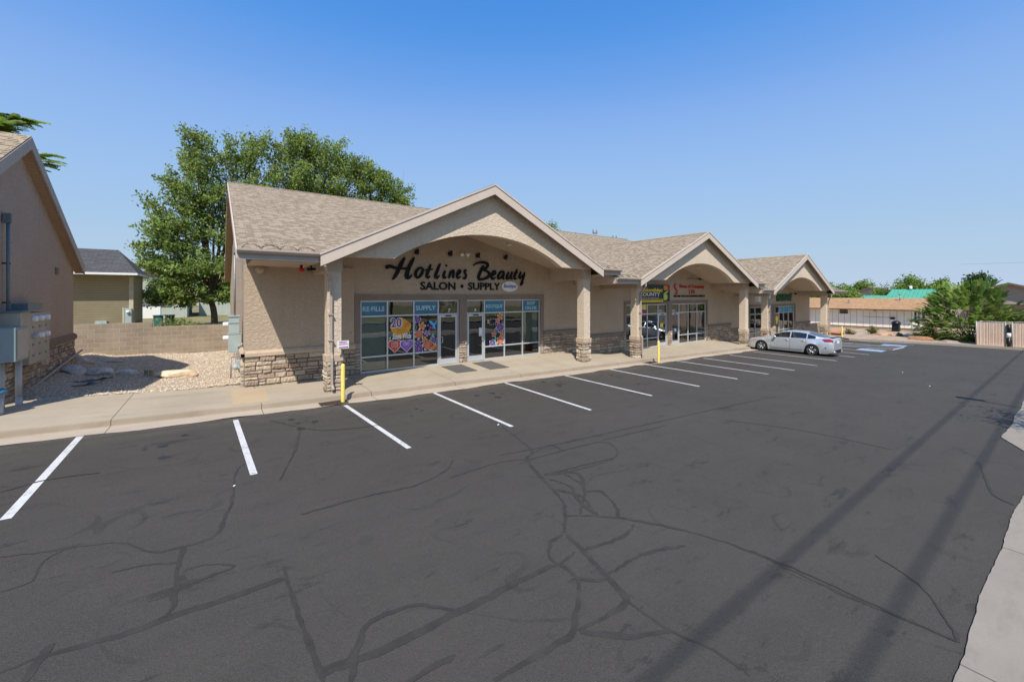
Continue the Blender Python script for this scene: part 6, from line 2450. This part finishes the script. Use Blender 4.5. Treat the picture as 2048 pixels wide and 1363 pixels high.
# olive sided house behind the block wall
H1 = hip_house('olive_house', 'olive vinyl sided house with dark grey hip roof behind the block wall', -12.5, 38, -4.75, 42.4, .4, 4.85, 6.35, 1.35, M['siding_olive'], M['shingle_grey'], 'X', .35, front=.7)  # front eave depth is added so its shade covers the upper wall
mb = MB()
mb.box(-4.95, 37.96, .3, -4.73, 38.02, 4.4)
mb.box(-5.28, 37.97, .3, -5.2, 38.01, 2.3)
mb.build('corner_trim', plain('tan_trim', (.46, .41, .30), .6), H1)
mb = MB()
mb.box(-9.0, 39.8, 6.1, -8.0, 40.1, 6.28)
mb.build('roof_vent', M['black'], H1)
t = thing('meter_cabinet', 'grey electric meter cabinet on the olive house corner', 'meter', (-5.0, 37.9, .5))
mb = MB()
mb.box(-5.15, 37.75, .7, -4.80, 37.97, 2.25)
mb.build('cabinet', M['elec'], t)
mb = MB()
mb.lathe([(.0, .14), (.09, .13), (.10, 0)], (-4.97, 37.75, 2.0), (0, -1, 0), n=12)
mb.build('meter', M['white'], t)
t = thing('air_vent', 'small grey vent hood standing above the block wall', 'vent', (-6.2, 37.8, .5))
mb = MB()
mb.box(-6.55, 37.6, .8, -6.0, 37.97, 1.42)
mb.build('hood', M['elec'], t)
mb = MB()
mb.lathe([(.0, .10), (.10, .10), (.12, .0)], (-6.38, 37.6, 1.14), (0, -1, 0), n=12)
mb.build('duct', M['white'], t)
# light green house further back
H2 = hip_house('pale_green_house', 'pale grey green house with white gable trim beyond the olive house', -10.2, 62, -3.0, 74, .4, 3.9, 6.0, 0, M['siding_grey'], M['shingle_tan'], 'Y', .4, gable=True)
mb = MB()
mb.box(-8.2, 61.92, .4, -5.4, 61.99, 2.9)
mb.build('garage_door', M['white'], H2)
mb = MB()
mb.prism([(61.3, 3.0), (61.98, 3.5), (61.98, 3.3), (61.3, 2.8)], -8.7, -5.0, 'YZ')
mb.build('porch_roof', M['shingle_grey'], H2)
H3 = hip_house('pale_green_house', 'second pale green house mostly hidden by the elm trunk', -2.0, 66, 5.5, 76, .4, 4.9, 6.6, 2, M['siding_grey'], M['shingle_tan'], 'X', .4)
for (x, y, lb) in ((-4.15, 46, 'left teal wheeled bin on the lawn'), (-3.4, 46.2, 'right teal wheeled bin on the lawn')):
    t = thing('wheeled_bin', lb, 'bin', (x, y, .4), 'teal bins on the lawn')
    mb = MB()
    mb.prism([(-.26, 0), (.26, 0), (.31, .95), (-.31, .95)], -.3, .3)
    mb.build('bin_body', plain('teal_plastic', (.05, .16, .15), .5), t, local=True)
    mb = MB()
    mb.box(-.34, -.36, .952, .34, .32, 1.02)
    mb.build('lid', plain('teal_lid', (.05, .17, .16), .5), t, local=True)

# white board house on the right
WH = thing('white_house', 'low white board house with tan shingle roof beyond the parking bays', 'house', (65, 15, -1.05))
xw, xr, ya_, yb_ = 65.0, 69.6, 10.66, 23.0
mb = MB()
mb.box(xw, ya_, -.75, 74.2, yb_, 1.52)
mb.prism([(xw, 1.52), (74.2, 1.52), (xr, 2.62)], ya_, ya_ + .1)
mb.prism([(xw, 1.52), (74.2, 1.52), (xr, 2.62)], yb_ - .1, yb_)
mb.build('wall', M['boards'], WH)
mb = MB()
mb.box(xw + .06, ya_ + .06, -1.4, 74.1, yb_ - .06, -.751)
mb.build('foundation', plain('tan_foundation', (.36, .25, .16), .9, .1, 2), WH)
mb = MB()
e0, e1 = 64.25, 75.1
zo = 1.42
for (pts) in ([(e0, 9.9, zo), (e0, 23.6, zo), (xr, 23.6, 2.74), (xr, 8.6, 2.74)], [(e1, 23.6, zo), (e1, 8.2, zo), (xr, 8.6, 2.74), (xr, 23.6, 2.74)]):
    mb.face(pts, 0, None, [(p[1], p[0] * 1.03) for p in pts])
    mb.face([(p[0], p[1], p[2] - .1) for p in pts], 1)
rf = mb.build('roof', [M['shingle_tan'], M['white']], WH)
mb = MB()
mb.box(e0 - .03, 9.9, zo - .14, e0 + .02, 23.6, zo + .01)
mb.prism([(e0, zo), (xr, 2.74), (xr, 2.54), (e0, zo - .18)], 9.2, 9.28)
mb.build('fascia', plain('dark_brown_fascia', (.15, .075, .04), .6), rf)
for (vx, vy, vh) in ((66.8, 17.0, .35), (68.4, 12.4, .75), (69.5, 19.6, .4)):
    mb = MB()
    zz = zo + (vx - e0) * .24
    mb.cyl((vx, vy, zz - .1), (vx, vy, zz + vh), .06, n=8)
    mb.cyl((vx, vy, zz + vh), (vx, vy, zz + vh + .12), .12, n=8)
    mb.build('flue', M['pipe'], rf)
mb = MB()
mb.box(xw - .06, 16.55, .72, xw - .01, 17.55, 1.36)
f = mb.build('window', M['white'], WH)
mb = MB()
for (a, b) in ((.77, 1.02), (1.06, 1.31)):
    mb.box(xw - .075, 16.62, a, xw - .061, 17.48, b)
mb.build('pane', M['dark'], f)
mb = MB()
mb.box(xw - .2, 13.9, 1.2, xw - .01, 14.1, 1.32)
mb.build('porch_lamp', M['black'], WH)
mb = MB()
mb.box(xw - .12, 12.2, .25, xw - .01, 12.6, .5)
mb.tube([(xw - .03, 12.5, .45), (xw - .03, 15, .47)], .015, 4)
mb.build('service_box', M['black'], WH)
mb = MB()
mb.box(67.5, ya_ - .05, -.9, 68.5, ya_ - .01, 1.15)
mb.build('door', plain('teal_grey_door', (.20, .26, .27), .5), WH)
mb = MB()
for (a, b) in ((65.7, 66.6), (70.0, 71.2)):
    mb.box(a, ya_ - .05, .2, b, ya_ - .01, 1.2)
mb.build('window', M['dark'], WH)
mb = MB()
for k in range(3):
    mb.box(67.0 - k * .35, 9.2 - .4 * k + .4, -1.4, 69.2 + k * .2, ya_ - .06, -.85 - .15 * k)
mb.build('steps', plain('orange_brick_steps', (.40, .20, .10), .9, .2, 8), WH)
mb = MB()
for yy in (9.3,):
    for xx in (65.4, 69.0):
        mb.box(xx, yy, -1.0, xx + .12, yy + .12, 1.6)
mb.build('porch_post', M['twig'], WH)
mb = MB()
mb.box(66.5, 14.1, -.72, 64.99, 14.6, -.72)
# black covered grill, rocks, crawl vents
t = thing('barbecue_grill', 'black covered barbecue grill standing before the white house', 'grill', (62.3, 11.6, -1.05))
mb = MB()
mb.prism([(-.45, 0), (.45, 0), (.30, .85), (-.30, .85)], -.3, .3)
mb.build('cart', M['black'], t, local=True)
mb = MB()
mb.lathe([(.0, .42), (.25, .36), (.40, .18), (.42, .0), (.0, -.02)], (0, 0, .87), n=14)
mb.build('lid', M['black'], t, local=True)
RB = 'rust coloured boulders in the dry bed'
boulder('boulder', (50.6, 7.9, -.80), (.55, .95, .34), 11, ((.42, .22, .12), (.30, .15, .09)), 'large rust coloured boulder nearest the asphalt', group=RB)
boulder('boulder', (54.0, 11.0, -.85), (.5, 1.0, .30), 12, ((.55, .33, .20), (.40, .24, .16)), 'flat orange boulder between the grill and far bollard', group=RB)
boulder('boulder', (52.8, 14.6, -.85), (.5, .9, .36), 13, ((.50, .26, .15), (.36, .18, .12)), 'orange boulder at the foot of the last gable column', group=RB)
boulder('boulder', (50.2, 6.1, -.90), (.4, .9, .22), 14, ((.34, .26, .22), (.26, .20, .18)), 'greyish low boulder under the sumac', group=RB)
# far kerb and its pavement
mb = MB()
FK = [(47.6, 12.9), (45.6, 11.6), (46.4, 10.0), (47.1, 8.6), (48.0, 6.6), (48.4, 4.6), (49.2, -3)]
for (a, b), (c, d) in zip(FK, FK[1:]):
    za, zb = zg(a), zg(c)
    mb.face([(a, b, za - .05), (c, d, zb - .05), (c, d, zb + .14), (a, b, za + .14)])
    mb.face([(a, b, za + .14), (c, d, zb + .14), (c + .28, d, zb + .14), (a + .28, b, za + .14)])
    mb.face([(a + .28, b, za + .14), (c + .28, d, zb + .14), (c + .28, d, zb - .05), (a + .28, b, za - .05)])
    mb.face([(a - .35, b, za + .006), (c - .35, d, zb + .006), (c, d, zb + .006), (a, b, za + .006)])
tag(mb.build('far_bed_kerb', M['apron']), kind='structure')
mb = MB()
for (a, b), (c, d) in zip(FK, FK[1:]):
    mb.face([(a + .28, b, zg(a) + .10), (c + .28, d, zg(c) + .10), (64, d, -1.02), (64, b + (3 if b > 12 else 0), -1.02)])
tag(mb.build('planting_bed', M['soil']), kind='structure')
mb = MB()
mb.face([(56, 8.6, -.93), (66.8, 8.0, -.96), (66.8, 10.4, -.96), (59, 10.3, -.93)])
tag(mb.build('garden_path', M['apron']), kind='structure')

# green metal roofed house, brown roofed houses
G1 = hip_house('green_roof_house', 'house with wide green metal hip roof behind the white house', 82, 12.2, 92, 27.5, -1.1, 1.6, 3.05, 4, M['siding_grey'], M['green_metal'], 'Y', .5)
mb = MB()
q = [(81.6, 10.0, 1.5), (81.6, 17.2, 1.5), (86.5, 16.6, 4.0), (86.5, 12.0, 4.0)]
mb.face(q)
mb.face([(81.6, 10.0, 1.5), (86.5, 12.0, 4.0), (91, 10.0, 1.5)])
mb.face([(81.6, 17.2, 1.5), (86.5, 16.6, 4.0), (91, 17.2, 1.5)])
mb.face([(91, 10.0, 1.5), (86.5, 12.0, 4.0), (86.5, 16.6, 4.0), (91, 17.2, 1.5)])
mb.build('upper_roof', M['green_metal'], G1)
mb = MB()
mb.cyl((86.3, 14.4, 3.9), (86.3, 14.4, 4.5), .18, n=10)
mb.build('flue', M['white'], G1)
t = thing('carport', 'green metal roofed carport seen under the last gable', 'carport', (72, 24, -1.1))
mb = MB()
mb.prism([(70.5, 1.6), (74.5, 2.0), (74.5, 2.12), (70.5, 1.72)], 20.8, 27)
mb.build('roof', M['green_metal'], t)
mb = MB()
for y in (21.2, 26.6):
    for x in (70.8, 74.1):
        mb.box(x, y, -1.2, x + .12, y + .12, 1.6)
mb.build('post', M['dark'], t)
mb = MB()
mb.box(74.3, 21, -1.2, 74.45, 27, 1.2)
mb.build('back_panel', M['green_metal'], t)
hip_house('brown_roof_house', 'grey gabled house with brown roof behind the green metal roof', 112, 20.5, 122, 29.5, -1.1, 2.9, 4.75, 0, plain('grey_wall', (.30, .30, .31), .8), M['shingle_brown'], 'X', .6, gable=True)
hip_house('brown_roof_house', 'small brown roofed house between the green roof and far tree', 118, 15.5, 126, 19.8, -1.1, 3.3, 4.5, 0, plain('beige_wall', (.40, .34, .28), .8), M['shingle_brown'], 'X', .5, gable=True)
hip_house('brown_roof_house', 'low brown roofed house right of the green hip roof', 104, 5.6, 116, 10.6, -1.1, 2.0, 3.4, 0, plain('brown_wall', (.22, .14, .10), .8), M['shingle_brown'], 'X', .5, gable=True)
RHs = hip_house('grey_gable_house', 'large taupe gabled house with brown roof at the right edge', 76, -3.5, 92, 12, -1.1, 2.0, 4.6, 0, plain('taupe_wall', (.36, .31, .26), .85, .05), M['shingle_brown'], 'X', .7, gable=True)
mb = MB()
mb.prism([(74.2, 1.35), (76.5, 2.05), (76.5, 2.2), (74.2, 1.5)], -3.5, 7.5)
mb.build('porch_roof', M['shingle_brown'], RHs)
mb = MB()
mb.box(75.6, -3.4, -1.2, 75.98, 7.4, 1.6)
mb.build('brick_wall', plain('brown_brick', (.12, .07, .05), .9, .2, 6), RHs)

# slatted chain link gate
t = thing('slatted_gate', 'chain link gate with tan privacy slats and black centre post', 'gate', (49.6, 2, -.95))
M['slats'] = siding_mat('tan_slats', (.74, .53, .41), .09, 1, .35, .01)
gx_, z0_, z1_g = 49.6, -.93, 1.02
for (a, b) in ((4.45, 2.95), (2.62, -2.2)):
    mb = MB()
    n_ = int(abs(a - b) / .09)
    for k in range(n_):
        y = b + (a - b) * (k + .5) / n_
        mb.box(gx_ - .008, y - .038, z0_ + .08, gx_ + .008, y + .038, z1_g - .06)
    mb.build('slat_panel', M['slats'], t)
    mb = MB()
    for k in range(int(abs(a - b) / .16)):
        y = b + .16 * k
        for s_ in (1, -1):
            pth = []
            for j in range(13):
                pth.append((gx_ - .014, y + (.08 if (j % 2) ^ (s_ > 0) else 0), z0_ + .08 + j * .15))
            mb.tube(pth, .004, 3)
    mb.build('chain_link', M['pipe'], t)
    mb = MB()
    mb.tube([(gx_, a, z0_), (gx_, a, z1_g + .03)], .04, 8)
    mb.tube([(gx_, b, z0_), (gx_, b, z1_g + .03)], .04, 8)
    mb.tube([(gx_, a, z1_g), (gx_, b, z1_g)], .03, 7)
    mb.tube([(gx_, a, z0_ + .05), (gx_, b, z0_ + .05)], .025, 7)
    mb.build('gate_frame', M['pipe'], t)
mb = MB()
mb.cyl((gx_ - .05, 2.78, -1.1), (gx_ - .05, 2.78, -.15), .11, n=12)
mb.cyl((gx_ - .05, 2.78, .2), (gx_ - .05, 2.78, .85), .11, n=12)
mb.build('post', M['black'], t)
mb = MB()
mb.cyl((gx_ - .05, 2.78, -.15), (gx_ - .05, 2.78, .2), .115, n=12)
mb.build('post_band', M['white'], t)
# enclosure behind the gate
mb = MB()
mb.box(52.8, -2.2, -1.1, 53.0, 4.5, .95)
mb.box(49.8, 4.3, -1.1, 52.8, 4.45, .98)
tag(mb.build('enclosure_wall', plain('pale_wall', (.42, .36, .30), .9)), 'plain enclosure wall standing behind the slatted gate', 'wall')
# wire crossing far behind
mb = MB()
mb.tube([(130, 6 + k * -8.0, 9.6 - .25 * math.sin(k * math.pi / 6)) for k in range(-1, 7)], .016, 4)
tag(mb.build('power_line', M['black']), 'thin power line over the taupe house', 'wire')

# ------------------------------------------------------------ along the street behind the camera: they cast the shadows on the lot
for (y0, h, y1, lb) in ((2.02, 13.0, 0, 'overhead cable whose shadow crosses the lot farther from the kerb'), (1.05, 13.0, 0, 'overhead cable whose shadow runs nearest the street kerb')):
    mb = MB()
    pth = []
    for k in range(-6, 25):
        x = k * 5.0
        z = zg(min(max(x, -14), 50)) + h
        pth.append((x - .7 * h / 1.65, y0 - h / 1.65, z))
    mb.tube(pth, .023, 6)
    tag(mb.build('overhead_cable', M['black']), lb, 'cable', 'overhead cables along the street')
t = thing('street_lamp', 'arm lamp on a post beside the street, shadow across the lot', 'lamp', (16.9, -5.6, -.3))
mb = MB()
mb.tube([(16.9, -5.6, -.5), (16.9, -5.6, 6.0)], .07, 8)
mb.build('post', M['pipe'], t)
mb = MB()
mb.tube([(16.9, -5.6, 5.9), (17.4, -3.0, 5.95), (17.95, -1.60, 5.9)], .05, 7)
mb.box(17.75, -2.1, 5.82, 18.05, -1.5, 5.95)
mb.build('lamp_arm', M['pipe'], t)
tree('street_tree', 'slender street tree by the right kerb whose shadow falls on the asphalt', (16.2, -1.5, -.35), 1.6, .06,
     [((16.2, -1.2, 2.7), (.7, .7, .6)), ((15.7, -1.5, 3.3), (.6, .6, .5)), ((16.9, -1.4, 3.2), (.8, .7, .5)), ((17.6, -1.3, 2.6), (.6, .5, .4))], 1500, .06, 81, GREEN, None, twigs=18, sig=.22)
BG = 'trees across the street'
for i, (x, y, s_) in enumerate([(-18, -26, 1.1), (-4, -30, 1.3), (9, -27, 1.0), (22, -31, 1.35), (36, -27, 1.1), (50, -30, 1.2), (64, -28, 1.0)]):
    tree('roadside_tree', None, (x, y, 0), 2.2 * s_, .25, [((x, y, 4.2 * s_), (2.4 * s_, 2, 1.8)), ((x + 1.6, y, 5.6 * s_), (1.8, 1.8, 1.5)), ((x - 1.8, y, 5.2 * s_), (1.8, 1.8, 1.6))], 2600, .24, 90 + i, GREEN, BG, twigs=20)['label'] = ['roundish tree across the street, far left behind the viewer', 'tall tree across the street left of the viewer', 'low tree across the street behind the viewer', 'tallest tree across the street facing the second shops', 'tree across the street facing the parked car', 'tree across the street facing the last gable', 'farthest right tree across the street'][i]
